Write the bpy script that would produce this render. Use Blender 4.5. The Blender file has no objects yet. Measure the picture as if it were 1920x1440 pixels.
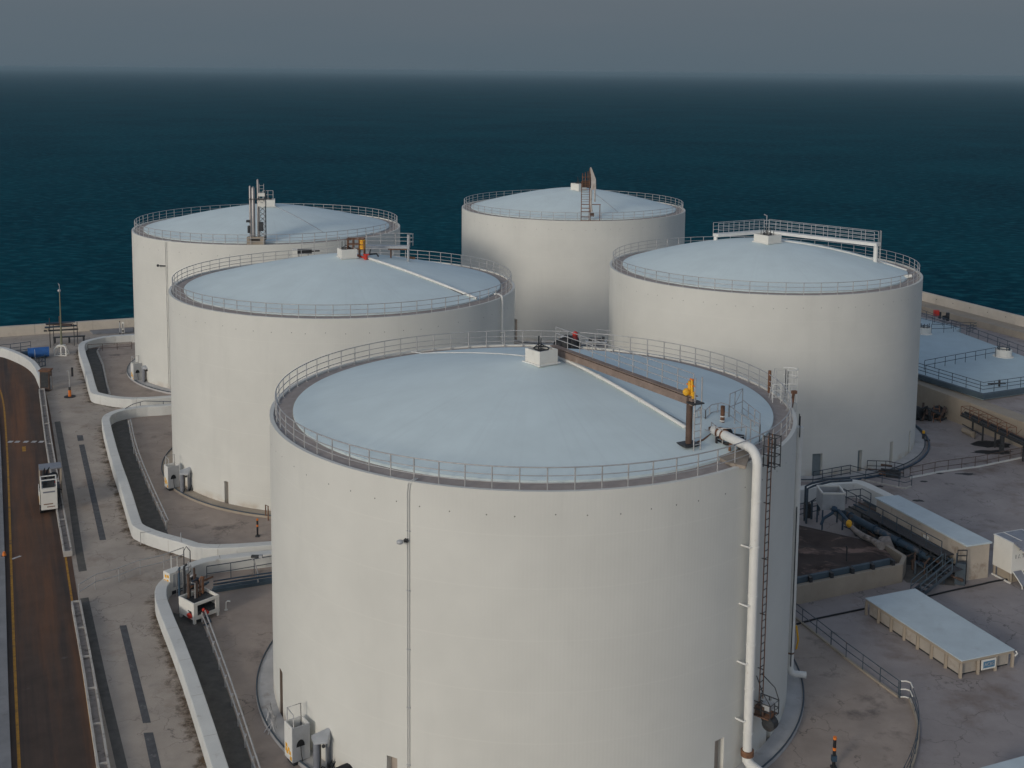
import bpy, bmesh, math, random
from mathutils import Vector, Matrix
random.seed(7)
SC = bpy.context.scene
COL = SC.collection
R_ = math.radians

# ------------------------------------------------------------------ camera
FOC, HC, PITCH, ROLL, CY = 2251.3, 36.0, 0.12, R_(0.553), 405.5   # solved on a 1920 x 1440 frame
cam_d = bpy.data.cameras.new('camera'); cam = bpy.data.objects.new('camera', cam_d); COL.objects.link(cam)
cam_d.sensor_fit = 'HORIZONTAL'; cam_d.sensor_width = 36.0
cam_d.lens = 36.0 * FOC / 1920
cam_d.shift_x = -3.03 / 1920; cam_d.shift_y = -(720 - CY) / 1920
cam_d.clip_start = 0.5; cam_d.clip_end = 90000
cam.matrix_world = Matrix.Translation((0, 0, HC)) @ Matrix.Rotation(math.pi / 2 - PITCH, 4, 'X') @ Matrix.Rotation(ROLL, 4, 'Z')
SC.camera = cam

# ------------------------------------------------------------------ sun, sky, exposure
SUN_EL, SUN_AZ = R_(15.0), R_(216.0)          # azimuth clockwise from +Y: behind the camera, to the left
sd = Vector((math.sin(SUN_AZ) * math.cos(SUN_EL), math.cos(SUN_AZ) * math.cos(SUN_EL), math.sin(SUN_EL)))
sl = bpy.data.lights.new('sun', 'SUN'); sl.energy = 0.9; sl.angle = R_(10.0); sl.color = (1.0, 0.915, 0.79)
so = bpy.data.objects.new('sun', sl); COL.objects.link(so); so.rotation_euler = sd.to_track_quat('Z', 'Y').to_euler()
W = bpy.data.worlds.new('World'); SC.world = W; W.use_nodes = True
wn, wl = W.node_tree.nodes, W.node_tree.links
wn.clear()
wo = wn.new('ShaderNodeOutputWorld'); bg = wn.new('ShaderNodeBackground'); bg.inputs['Strength'].default_value = 0.135
sky = wn.new('ShaderNodeTexSky'); sky.sky_type = 'NISHITA'; sky.sun_disc = False
sky.sun_elevation = SUN_EL; sky.sun_rotation = SUN_AZ; sky.altitude = 0; sky.air_density = 1.0; sky.dust_density = 2.0; sky.ozone_density = 2.5
tc = wn.new('ShaderNodeTexCoord'); sx = wn.new('ShaderNodeSeparateXYZ'); wl.new(tc.outputs['Generated'], sx.inputs[0])
mr = wn.new('ShaderNodeMapRange'); mr.interpolation_type = 'SMOOTHSTEP'; mr.inputs['From Min'].default_value = 0.05; mr.inputs['From Max'].default_value = 0.30
wl.new(sx.outputs['Z'], mr.inputs['Value'])
mrh = wn.new('ShaderNodeMapRange'); mrh.inputs['From Min'].default_value = -0.005; mrh.inputs['From Max'].default_value = 0.06
snz = wn.new('ShaderNodeTexNoise'); snz.inputs['Scale'].default_value = 3.5; snz.inputs['Detail'].default_value = 5; smp = wn.new('ShaderNodeMapping'); smp.inputs['Scale'].default_value = (1, 1, 9)
wl.new(tc.outputs['Generated'], smp.inputs['Vector']); wl.new(smp.outputs[0], snz.inputs['Vector'])
sad = wn.new('ShaderNodeMath'); sad.operation = 'MULTIPLY_ADD'; sad.inputs[1].default_value = .05; wl.new(snz.outputs['Fac'], sad.inputs[0]); wl.new(sx.outputs['Z'], sad.inputs[2])
sub = wn.new('ShaderNodeMath'); sub.operation = 'SUBTRACT'; sub.inputs[1].default_value = .025; wl.new(sad.outputs[0], sub.inputs[0]); wl.new(sub.outputs[0], mrh.inputs['Value'])
cr = wn.new('ShaderNodeMix'); cr.data_type = 'RGBA'; wl.new(mrh.outputs[0], cr.inputs[0])
cr.inputs[6].default_value = (0.70, 0.98, 1.21, 1); cr.inputs[7].default_value = (0.88, 1.08, 1.27, 1)   # murky bank low over the sea
mx = wn.new('ShaderNodeMix'); mx.data_type = 'RGBA'; wl.new(mr.outputs[0], mx.inputs[0])
wl.new(cr.outputs[2], mx.inputs[6]); hs = wn.new('ShaderNodeHueSaturation'); hs.inputs['Saturation'].default_value = .62; wl.new(sky.outputs[0], hs.inputs['Color']); wl.new(hs.outputs[0], mx.inputs[7])
wl.new(mx.outputs[2], bg.inputs['Color']); wl.new(bg.outputs[0], wo.inputs[0])
SC.view_settings.view_transform = 'Standard'; SC.view_settings.look = 'None'; SC.view_settings.exposure = 0.0; SC.view_settings.gamma = 1.0
SC.view_settings.use_curve_mapping = False

# ------------------------------------------------------------------ pixel of the photograph -> point of the site
def ray(px, py):
    c, s = math.cos(-ROLL), math.sin(-ROLL)
    dx, dy = px - 960, py - 720
    qx, qy = 960 + c * dx - s * dy, 720 + s * dx + c * dy
    x, u = (qx - 960) / FOC, -(qy - CY) / FOC
    cp, sp = math.cos(PITCH), math.sin(PITCH)
    return Vector((x, cp + u * sp, -sp + u * cp))
def G(px, py, z=0.0):
    d = ray(px, py); return Vector((0, 0, HC)) + d * ((z - HC) / d.z)
def GY(px, py, y):
    d = ray(px, py); return Vector((0, 0, HC)) + d * (y / d.y)
def proj(p):
    x, y, z = p[0], p[1], p[2] - HC
    cp, sp = math.cos(PITCH), math.sin(PITCH)
    d = y * cp - z * sp; u = y * sp + z * cp
    qx, qy = FOC * x / d, CY - FOC * u / d - 720
    c, s = math.cos(ROLL), math.sin(ROLL)
    return (960 + c * qx - s * qy, 720 + s * qx + c * qy)

# ------------------------------------------------------------------ mesh builder
class MB:
    def __init__(s): s.v = []; s.f = []; s.mi = []; s.sm = []
    def add(s, vs, fs, mi=0, sm=False):
        o = len(s.v); s.v += [Vector(p) for p in vs]
        for f in fs: s.f.append([i + o for i in f]); s.mi.append(mi); s.sm.append(sm)
        return s
    def hexa(s, b, t, mi=0):
        return s.add(list(b) + list(t), [(3, 2, 1, 0), (4, 5, 6, 7), (0, 1, 5, 4), (1, 2, 6, 5), (2, 3, 7, 6), (3, 0, 4, 7)], mi)
    def box(s, c, d, rz=0, mi=0):                       # centre, full size, turn about z
        m = Matrix.Rotation(rz, 3, 'Z'); c = Vector(c); hx, hy, hz = d[0] / 2, d[1] / 2, d[2] / 2
        q = [(-hx, -hy), (hx, -hy), (hx, hy), (-hx, hy)]
        return s.hexa([c + m @ Vector((x, y, -hz)) for x, y in q], [c + m @ Vector((x, y, hz)) for x, y in q], mi)
    def bar(s, p, q, w, h=None, mi=0):
        h = h or w; p, q = Vector(p), Vector(q); d = (q - p).normalized()
        sd_ = d.cross(Vector((0, 0, 1)))
        sd_ = Vector((1, 0, 0)) if sd_.length < 1e-4 else sd_.normalized()
        up = sd_.cross(d); a, b = sd_ * w / 2, up * h / 2
        k = [-a - b, a - b, a + b, -a + b]
        return s.add([p + x for x in k] + [q + x for x in k], [(0, 1, 2, 3), (7, 6, 5, 4), (0, 4, 5, 1), (1, 5, 6, 2), (2, 6, 7, 3), (3, 7, 4, 0)], mi)
    def tube(s, pts, r, n=8, mi=0, closed=False, cap=True):
        pts = [Vector(p) for p in pts]; L = len(pts); rings = []
        nv = None
        for i in range(L):
            a = pts[i - 1] if (i or closed) else pts[0]; b = pts[(i + 1) % L] if (i < L - 1 or closed) else pts[-1]
            t = (b - a).normalized()
            if nv is None:
                nv = t.cross(Vector((0, 0, 1)))
                if nv.length < 1e-3: nv = Vector((1, 0, 0))
            nv = (nv - t * nv.dot(t)).normalized(); bn = t.cross(nv)
            rr = r[i] if isinstance(r, (list, tuple)) else r
            rings.append([pts[i] + (nv * math.cos(2 * math.pi * k / n) + bn * math.sin(2 * math.pi * k / n)) * rr for k in range(n)])
        vs = [p for g in rings for p in g]; fs = []
        for i in range(L if closed else L - 1):
            j = (i + 1) % L
            for k in range(n): fs.append((i * n + k, i * n + (k + 1) % n, j * n + (k + 1) % n, j * n + k))
        s.add(vs, fs, mi, True)
        if cap and not closed:
            s.add(rings[0], [tuple(range(n))[::-1]], mi); s.add(rings[-1], [tuple(range(n))], mi)
        return s
    def lathe(s, c, prof, n=48, mi=0, sm=True, a0=0):
        c = Vector(c); vs = []; fs = []
        for r, z in prof:
            for k in range(n):
                a = a0 + 2 * math.pi * k / n; vs.append(c + Vector((r * math.cos(a), r * math.sin(a), z)))
        for i in range(len(prof) - 1):
            for k in range(n): fs.append((i * n + k, i * n + (k + 1) % n, (i + 1) * n + (k + 1) % n, (i + 1) * n + k))
        s.add(vs, fs, mi, sm)
        if prof[0][0] > 0 and not s_closed(prof):
            pass
        return s
    def cyl(s, c, r, h, n=16, mi=0, r2=None):
        c = Vector(c); return s.tube([c, c + Vector((0, 0, h))], [r, r if r2 is None else r2], n, mi)
    def ball(s, c, r, n=10, mi=0, zs=1.0):
        prof = [(max(1e-4, r * math.sin(math.pi * i / 8)), -r * zs * math.cos(math.pi * i / 8)) for i in range(9)]
        return s.lathe(c, prof, n, mi)
    def prism(s, poly, z0, z1, mi=0):
        n = len(poly); a = area(poly)
        if a < 0: poly = poly[::-1]
        b = [Vector((p[0], p[1], z0)) for p in poly]; t = [Vector((p[0], p[1], z1)) for p in poly]
        return s.add(b + t, [tuple(range(n))[::-1], tuple(range(n, 2 * n))] + [(i, (i + 1) % n, n + (i + 1) % n, n + i) for i in range(n)], mi)
    def poly(s, pts, mi=0): return s.add(pts, [tuple(range(len(pts)))], mi)
    def obj(s, name, mats, parent=None, bevel=0):
        me = bpy.data.meshes.new(name)
        vs = s.v
        if parent is not None:
            mi_ = root_matrix(parent).inverted(); vs = [mi_ @ v for v in vs]
        me.from_pydata([tuple(v) for v in vs], [], s.f)
        for m in (mats if isinstance(mats, (list, tuple)) else [mats]): me.materials.append(m)
        me.polygons.foreach_set('material_index', s.mi); me.polygons.foreach_set('use_smooth', s.sm)
        me.update()
        o = bpy.data.objects.new(name, me); COL.objects.link(o)
        if parent is not None: o.parent = parent
        if bevel:
            b = o.modifiers.new('bevel', 'BEVEL'); b.width = bevel; b.segments = 2; b.limit_method = 'ANGLE'; b.angle_limit = R_(50)
        return o
def s_closed(p): return True
def area(p): return sum(p[i][0] * p[(i + 1) % len(p)][1] - p[(i + 1) % len(p)][0] * p[i][1] for i in range(len(p)))
def root_matrix(o):
    m = Matrix.Translation(o.location) @ o.rotation_euler.to_matrix().to_4x4()
    return root_matrix(o.parent) @ m if o.parent else m
def tag(o, label, cat, group=None):
    o['label'] = label; o['category'] = cat
    if group: o['group'] = group
    return o
def struct(o, kind='structure'): o['kind'] = kind; return o
def thing(name, label, cat, loc=(0, 0, 0), rz=0, group=None):
    o = bpy.data.objects.new(name, None); COL.objects.link(o); o.empty_display_size = .5
    o.location = loc; o.rotation_euler = (0, 0, rz); return tag(o, label, cat, group)
def copy_tree(o, parent=None):
    c = o.copy(); COL.objects.link(c); c.parent = parent
    for ch in list(o.children): copy_tree(ch, c)
    return c
def lerp(a, b, t): return Vector(a) * (1 - t) + Vector(b) * t
def along(pts, step, closed=False):                     # evenly spaced points on a polyline
    pts = [Vector(p) for p in pts]; seg = [(pts[i], pts[i + 1]) for i in range(len(pts) - 1)]
    L = sum((b - a).length for a, b in seg); n = max(1, round(L / step)); out = []
    for k in range(n + 1):
        d = L * k / n
        for a, b in seg:
            l = (b - a).length
            if d <= l + 1e-6: out.append(a.lerp(b, min(1, d / l) if l else 0)); break
            d -= l
    return out
def chaikin(pts, it=2):
    pts = [Vector(p) for p in pts]
    for _ in range(it):
        q = [pts[0]]
        for i in range(len(pts) - 1): q += [pts[i].lerp(pts[i + 1], .25), pts[i].lerp(pts[i + 1], .75)]
        pts = q + [pts[-1]]
    return pts
def offset(pts, d):                                     # left of the travel direction for d > 0
    out = []
    for i, p in enumerate(pts):
        a = (p - pts[i - 1]) if i else (pts[1] - p); b = (pts[i + 1] - p) if i < len(pts) - 1 else a
        a, b = Vector((a.x, a.y, 0)).normalized(), Vector((b.x, b.y, 0)).normalized()
        na, nb = Vector((-a.y, a.x, 0)), Vector((-b.y, b.x, 0)); m = (na + nb)
        m = na if m.length < 1e-3 else m.normalized()
        out.append(Vector(p) + m * (d / max(.5, m.dot(na))))
    return out
def strip_wall(mb, left, right, z0, z1, mi=0):          # wall between two edges
    n = len(left)
    A = [Vector((p.x, p.y, z0)) for p in left] + [Vector((p.x, p.y, z1)) for p in left] + [Vector((p.x, p.y, z0)) for p in right] + [Vector((p.x, p.y, z1)) for p in right]
    f = []
    for i in range(n - 1):
        f += [(i + 1, i, n + i, n + i + 1), (n + i + 1, n + i, 3 * n + i, 3 * n + i + 1), (2 * n + i, 2 * n + i + 1, 3 * n + i + 1, 3 * n + i)]
    f += [(0, 2 * n, 3 * n, n), (n - 1, 2 * n - 1, 4 * n - 1, 3 * n - 1)]
    return mb.add(A, f, mi)
def sheet(mb, left, right, z, mi=0):
    n = len(left)
    return mb.add([Vector((p.x, p.y, z)) for p in left] + [Vector((p.x, p.y, z)) for p in right], [(i, n + i, n + i + 1, i + 1) for i in range(n - 1)], mi)
def rail_mb(pts, h=1.1, rails=(1.0, .62, .3), step=1.5, r=.03, post=.03, mb=None, mi=0):
    mb = mb or MB(); up = Vector((0, 0, 1))
    for k in rails: mb.tube([Vector(p) + up * h * k for p in pts], r * .85 if k < 1 else r, 6, mi)
    for p in along(pts, step): mb.tube([p, p + up * h], post, 6, mi)
    return mb
def railing(name, label, cat, pts, mat, h=1.1, rails=(1.0, .55), step=1.5, r=.03, group=None, parent=None, kerb=None, kmat=None):
    if parent is None: t = thing(name, label, cat, pts[0], 0, group)
    else: t = parent
    up = Vector((0, 0, 1)); mb = MB()
    for k in rails: mb.tube([Vector(p) + up * h * k for p in pts], r, 6)
    mb.obj('handrail', mat, t)
    for p in along(pts, step): MB().tube([p, p + up * (h - .01)], r, 6).obj('post', mat, t)
    if kerb:
        strip_wall(MB(), offset(list(pts), kerb / 2), offset(list(pts), -kerb / 2), pts[0].z - .02, pts[0].z + .12).obj('kerb', kmat, t)
    return t

# ------------------------------------------------------------------ materials
def mat(name, col, rough=.75, var=.10, scale=1.2, bump=0.0, bscale=25., metal=0.0, stain=None, spec=.3, detail=5.0, tint=None):
    m = bpy.data.materials.new(name); m.use_nodes = True; n, l = m.node_tree.nodes, m.node_tree.links
    b = n['Principled BSDF']; b.inputs['Roughness'].default_value = rough; b.inputs['Metallic'].default_value = metal
    b.inputs['Specular IOR Level'].default_value = spec
    geo = n.new('ShaderNodeNewGeometry')
    nz = n.new('ShaderNodeTexNoise'); nz.inputs['Scale'].default_value = scale; nz.inputs['Detail'].default_value = detail; nz.inputs['Roughness'].default_value = .62
    l.new(geo.outputs['Position'], nz.inputs['Vector'])
    mp = n.new('ShaderNodeMapRange'); mp.inputs['From Min'].default_value = .3; mp.inputs['From Max'].default_value = .7
    l.new(nz.outputs['Fac'], mp.inputs['Value'])
    mix = n.new('ShaderNodeMix'); mix.data_type = 'RGBA'; l.new(mp.outputs[0], mix.inputs[0])
    c2 = tint or [min(1, c * (1 + var)) for c in col]
    mix.inputs[6].default_value = (*[c * (1 - var) for c in col], 1); mix.inputs[7].default_value = (*c2, 1)
    out = mix.outputs[2]
    for st in (stain or []):                             # (colour, scale, threshold, softness, amount, stretch)
        scol, ss, th, so_, am = st[:5]; stretch = st[5] if len(st) > 5 else (1, 1, 1); rot = st[6] if len(st) > 6 else 0
        mpn = n.new('ShaderNodeMapping'); mpn.inputs['Scale'].default_value = stretch; mpn.inputs['Location'].default_value = (random.uniform(0, 50), random.uniform(0, 50), 0)
        mpr = n.new('ShaderNodeMapping'); mpr.inputs['Rotation'].default_value = (0, 0, rot); l.new(geo.outputs['Position'], mpr.inputs['Vector']); l.new(mpr.outputs[0], mpn.inputs['Vector'])
        n2 = n.new('ShaderNodeTexNoise'); n2.inputs['Scale'].default_value = ss; n2.inputs['Detail'].default_value = 7; n2.inputs['Roughness'].default_value = .65
        l.new(mpn.outputs[0], n2.inputs['Vector'])
        mp2 = n.new('ShaderNodeMapRange'); mp2.inputs['From Min'].default_value = th; mp2.inputs['From Max'].default_value = th + so_; mp2.inputs['To Max'].default_value = am
        l.new(n2.outputs['Fac'], mp2.inputs['Value'])
        mx2 = n.new('ShaderNodeMix'); mx2.data_type = 'RGBA'; l.new(mp2.outputs[0], mx2.inputs[0]); l.new(out, mx2.inputs[6]); mx2.inputs[7].default_value = (*scol, 1); out = mx2.outputs[2]
    m['_out'] = 0
    l.new(out, b.inputs['Base Color'])
    if bump:
        nb = n.new('ShaderNodeTexNoise'); nb.inputs['Scale'].default_value = bscale; nb.inputs['Detail'].default_value = 4; l.new(geo.outputs['Position'], nb.inputs['Vector'])
        bp = n.new('ShaderNodeBump'); bp.inputs['Strength'].default_value = bump; bp.inputs['Distance'].default_value = .03
        l.new(nb.outputs['Fac'], bp.inputs['Height']); l.new(bp.outputs[0], b.inputs['Normal'])
    del m['_out']
    return m
def add_cracks(m, scale, col, width, amount):            # hairline cracks from warped cell borders
    n, l = m.node_tree.nodes, m.node_tree.links; b = n['Principled BSDF']
    src = b.inputs['Base Color'].links[0].from_socket
    geo = n.new('ShaderNodeNewGeometry'); wz = n.new('ShaderNodeTexNoise'); wz.inputs['Scale'].default_value = scale * 2.2; wz.inputs['Detail'].default_value = 4
    l.new(geo.outputs['Position'], wz.inputs['Vector'])
    va = n.new('ShaderNodeVectorMath'); va.operation = 'MULTIPLY_ADD'; va.inputs[1].default_value = (.9 / scale,) * 3
    l.new(wz.outputs['Color'], va.inputs[0]); l.new(geo.outputs['Position'], va.inputs[2])
    vo = n.new('ShaderNodeTexVoronoi'); vo.feature = 'DISTANCE_TO_EDGE'; vo.inputs['Scale'].default_value = scale; l.new(va.outputs[0], vo.inputs['Vector'])
    mp = n.new('ShaderNodeMapRange'); mp.inputs['From Min'].default_value = width; mp.inputs['From Max'].default_value = 0; mp.inputs['To Max'].default_value = amount
    l.new(vo.outputs['Distance'], mp.inputs['Value'])
    g2 = n.new('ShaderNodeTexNoise'); g2.inputs['Scale'].default_value = scale * .7; l.new(geo.outputs['Position'], g2.inputs['Vector'])
    m2 = n.new('ShaderNodeMapRange'); m2.inputs['From Min'].default_value = .42; m2.inputs['From Max'].default_value = .6; l.new(g2.outputs['Fac'], m2.inputs['Value'])
    mu = n.new('ShaderNodeMath'); mu.operation = 'MULTIPLY'; l.new(mp.outputs[0], mu.inputs[0]); l.new(m2.outputs[0], mu.inputs[1])
    mx = n.new('ShaderNodeMix'); mx.data_type = 'RGBA'; l.new(mu.outputs[0], mx.inputs[0]); l.new(src, mx.inputs[6]); mx.inputs[7].default_value = (*col, 1)
    l.new(mx.outputs[2], b.inputs['Base Color'])
    return m
BROWN = (.16, .10, .06)
M_apron = add_cracks(mat('apron_concrete', (.40, .345, .292), .9, .16, .35, .3, 12, stain=[(BROWN, .22, .56, .16, .55), ((.16, .16, .17), .5, .62, .12, .6), ((.5, .48, .46), 1.7, .6, .2, .4)]), .45, (.12, .10, .09), .018, .8)
M_yard = add_cracks(mat('yard_concrete', (.335, .298, .285), .92, .14, .3, .3, 9, stain=[((.17, .12, .09), .16, .54, .14, .7), ((.10, .085, .075), .55, .62, .12, .75), ((.13, .085, .055), 1.4, .66, .08, .6), ((.36, .33, .32), 1.3, .6, .2, .4)]), .33, (.09, .078, .07), .015, .7)
M_bed = add_cracks(mat('bund_floor', (.37, .305, .258), .95, .16, .4, .4, 10, stain=[((.10, .085, .08), .28, .56, .12, .7), ((.35, .31, .28), 1.1, .58, .2, .5)]), .3, (.08, .07, .06), .012, .7)
M_darkgnd = mat('dark_ground', (.115, .107, .096), .9, .25, 1.5, .4, 30, stain=[((.16, .145, .13), .9, .56, .14, .6)])
M_tarpatch = mat('asphalt_patch', (.10, .10, .105), .95, .25, 2.2, .3, 30, stain=[((.26, .25, .24), 2.0, .58, .1, .6)])
M_road = mat('road_asphalt', (.078, .054, .042), .9, .18, .5, .35, 25, stain=[((.20, .088, .040), .16, .42, .2, .85, (1.8, .10, 1), R_(-23.4)), ((.022, .024, .028), .22, .5, .16, .85, (2.4, .05, 1), R_(-23.4)), ((.2, .19, .18), .9, .66, .1, .3)])
M_yellow = mat('worn_yellow_paint', (.40, .20, .03), .8, .25, 2.5, stain=[((.09, .07, .055), 1.6, .52, .14, .75)])
M_wpaint = mat('worn_white_paint', (.5, .5, .5), .8, .2, 3, stain=[((.09, .08, .07), 2.2, .5, .2, .7)])
M_pave = mat('pavement_concrete', (.24, .24, .245), .9, .15, .6, .2, 12, stain=[((.13, .12, .12), .5, .58, .15, .6)])
M_bund = mat('bund_concrete', (.66, .66, .63), .8, .07, .5, .2, 14, stain=[((.36, .31, .25), .9, .62, .12, .5), ((.45, .45, .43), 3.0, .62, .1, .5)])
M_beige = mat('beige_concrete', (.37, .315, .25), .88, .1, .5, .2, 12, stain=[((.30, .24, .18), .5, .57, .15, .55), ((.28, .26, .25), 2.2, .62, .1, .5)])
M_seaw = mat('seawall_concrete', (.58, .52, .44), .88, .1, .3, .2, 9, stain=[((.36, .31, .26), .4, .58, .14, .5)])
M_trough = mat('kerb_concrete', (.48, .45, .41), .9, .14, 1.3, .3, 18, stain=[((.17, .14, .12), 1.4, .55, .12, .7)])
M_soil = mat('trough_soil', (.30, .26, .23), .95, .2, 2.5, .4, 20, stain=[((.10, .085, .07), 1.5, .54, .1, .8)])
M_dirt = mat('dark_soil', (.07, .05, .042), .98, .3, .7, .6, 6, stain=[((.30, .20, .16), .55, .53, .1, .85, (.5, 1.2, 1))])
M_white = mat('white_painted_steel', (.74, .73, .69), .5, .05, 1.5, spec=.4, stain=[((.38, .22, .12), 2.2, .66, .06, .5)])
M_whitebox = mat('white_cladding', (.74, .72, .66), .6, .05, .8, stain=[((.5, .45, .38), 1.2, .62, .14, .4)])
M_grail = mat('galvanised_rail', (.48, .47, .46), .5, .15, 3, metal=.35, stain=[((.20, .12, .08), 2.0, .64, .08, .6)])
M_drail = mat('dark_rail', (.06, .08, .10), .6, .2, 3, stain=[((.2, .1, .06), 2.5, .62, .08, .5)])
M_rust = mat('rusty_steel', (.21, .105, .06), .85, .3, 4, .3, 30, stain=[((.075, .05, .04), 3, .5, .15, .7)])
M_beam = mat('brown_beam_steel', (.25, .185, .15), .8, .2, 1.8, .2, 20, stain=[((.40, .32, .27), 1.5, .58, .1, .6), ((.13, .07, .045), 2.5, .6, .1, .6)])
M_brown = mat('dark_brown_steel', (.105, .068, .052), .7, .25, 2.0, stain=[((.2, .11, .07), 1.8, .6, .12, .5)])
M_black = mat('black_rubber', (.018, .018, .02), .6, .3, 4)
M_dark = mat('dark_machinery', (.04, .042, .045), .55, .4, 5, stain=[((.15, .08, .05), 3, .6, .1, .5)])
M_grey = mat('grey_painted_metal', (.25, .26, .29), .5, .12, 2, metal=.2, stain=[((.13, .12, .12), 1.6, .6, .12, .5)])
M_lgrey = mat('light_grey_metal', (.44, .45, .46), .5, .1, 2, metal=.2)
M_steel = mat('silver_cladding', (.34, .32, .31), .42, .1, 2, metal=.55)
M_blue = mat('blue_pipe_paint', (.035, .065, .10), .5, .2, 1.2, stain=[((.22, .13, .08), 1.3, .58, .1, .7)])
M_bluebright = mat('blue_tarp', (.03, .12, .36), .6, .2, 1.5)
M_bluegrey = mat('blue_grey_paint', (.07, .10, .125), .6, .15, 1.2)
M_red = mat('red_paint', (.55, .045, .03), .5, .2, 3)
M_orange = mat('orange_paint', (.75, .20, .03), .5, .2, 3)
M_yel = mat('yellow_paint', (.80, .42, .03), .5, .2, 4, stain=[((.3, .12, .04), 4, .6, .1, .5)])
M_resroof = mat('reservoir_roof_sheet', (.45, .56, .60), .7, .06, .6, .1, 20)
M_found = mat('foundation_concrete', (.45, .44, .43), .88, .12, .8, .2, 14, stain=[((.25, .21, .18), .9, .58, .12, .5)])
M_shedroof = mat('pale_roof_sheet', (.53, .605, .63), .7, .07, .8, .1, 20, stain=[((.40, .43, .45), .7, .6, .15, .4)])
M_deck = mat('gutter_felt', (.37, .32, .29), .95, .14, 1.4, .3, 20, stain=[((.33, .30, .28), .7, .55, .2, .5)])
M_hole = mat('hole_dark', (.05, .045, .04), .9, .2, 3)
M_nichef = mat('niche_brown_panel', (.20, .155, .125), .85, .15, 1.2)
M_niche = mat('niche_panel', (.40, .34, .29), .85, .1, 1, stain=[((.27, .22, .18), 1.5, .58, .12, .5)])
M_nicheb = mat('niche_steel_door', (.22, .26, .28), .6, .12, 1)
M_grate = mat('grating', (.06, .06, .065), .7, .3, 6)

def wall_material(name, col):
    m = mat(name, col, .82, .045, .25, 0, spec=.25, stain=[([c * .86 for c in col], .5, .56, .2, .45, (1, 1, .12)), ((.55, .42, .30), .9, .70, .1, .3, (1, 1, .25))])
    n, l = m.node_tree.nodes, m.node_tree.links; b = n['Principled BSDF']
    tcn = n.new('ShaderNodeTexCoord'); sp = n.new('ShaderNodeSeparateXYZ'); l.new(tcn.outputs['Object'], sp.inputs[0])
    at = n.new('ShaderNodeMath'); at.operation = 'ARCTAN2'; l.new(sp.outputs['Y'], at.inputs[0]); l.new(sp.outputs['X'], at.inputs[1])
    mu = n.new('ShaderNodeMath'); mu.operation = 'MULTIPLY'; mu.inputs[1].default_value = 15.5; l.new(at.outputs[0], mu.inputs[0])
    cb = n.new('ShaderNodeCombineXYZ'); l.new(mu.outputs[0], cb.inputs['X']); l.new(sp.outputs['Z'], cb.inputs['Y'])
    wv = n.new('ShaderNodeTexWave'); wv.wave_type = 'BANDS'; wv.bands_direction = 'X'; wv.inputs['Scale'].default_value = 1.55; wv.inputs['Distortion'].default_value = .6; wv.inputs['Detail'].default_value = 2
    l.new(cb.outputs[0], wv.inputs['Vector'])
    fn = n.new('ShaderNodeTexNoise'); fn.inputs['Scale'].default_value = 6; fn.inputs['Detail'].default_value = 6; l.new(cb.outputs[0], fn.inputs['Vector'])
    ad = n.new('ShaderNodeMath'); ad.operation = 'ADD'; l.new(wv.outputs['Fac'], ad.inputs[0]); l.new(fn.outputs['Fac'], ad.inputs[1])
    bp = n.new('ShaderNodeBump'); bp.inputs['Strength'].default_value = .05; bp.inputs['Distance'].default_value = .03; l.new(ad.outputs[0], bp.inputs['Height']); l.new(bp.outputs[0], b.inputs['Normal'])
    # pour joints: thin paler lines every 2.6 m
    md = n.new('ShaderNodeMath'); md.operation = 'MODULO'; md.inputs[1].default_value = 2.6; l.new(sp.outputs['Z'], md.inputs[0])
    wob = n.new('ShaderNodeMath'); wob.operation = 'COMPARE'; wob.inputs[1].default_value = 1.3; wob.inputs[2].default_value = .03; l.new(md.outputs[0], wob.inputs[0])
    ms = n.new('ShaderNodeMath'); ms.operation = 'MULTIPLY'; ms.inputs[1].default_value = .26; l.new(wob.outputs[0], ms.inputs[0])
    src = b.inputs['Base Color'].links[0].from_socket
    mx = n.new('ShaderNodeMix'); mx.data_type = 'RGBA'; l.new(ms.outputs[0], mx.inputs[0]); l.new(src, mx.inputs[6]); mx.inputs[7].default_value = (*[min(1, c * 1.13) for c in col], 1)
    zr = n.new('ShaderNodeMapRange'); zr.inputs['From Min'].default_value = .9; zr.inputs['From Max'].default_value = .1; l.new(sp.outputs['Z'], zr.inputs['Value'])
    gz = n.new('ShaderNodeTexNoise'); gz.inputs['Scale'].default_value = .8; gz.inputs['Detail'].default_value = 7; l.new(cb.outputs[0], gz.inputs['Vector'])
    gm_ = n.new('ShaderNodeMapRange'); gm_.inputs['From Min'].default_value = .42; gm_.inputs['From Max'].default_value = .62; gm_.inputs['To Max'].default_value = .7; l.new(gz.outputs['Fac'], gm_.inputs['Value'])
    gx = n.new('ShaderNodeMath'); gx.operation = 'MULTIPLY'; l.new(zr.outputs[0], gx.inputs[0]); l.new(gm_.outputs[0], gx.inputs[1])
    mg = n.new('ShaderNodeMix'); mg.data_type = 'RGBA'; l.new(gx.outputs[0], mg.inputs[0]); l.new(mx.outputs[2], mg.inputs[6]); mg.inputs[7].default_value = (.42, .30, .18, 1)
    l.new(mg.outputs[2], b.inputs['Base Color'])
    return m
M_wall = wall_material('tank_wall_paint', (.68, .672, .622))
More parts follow.
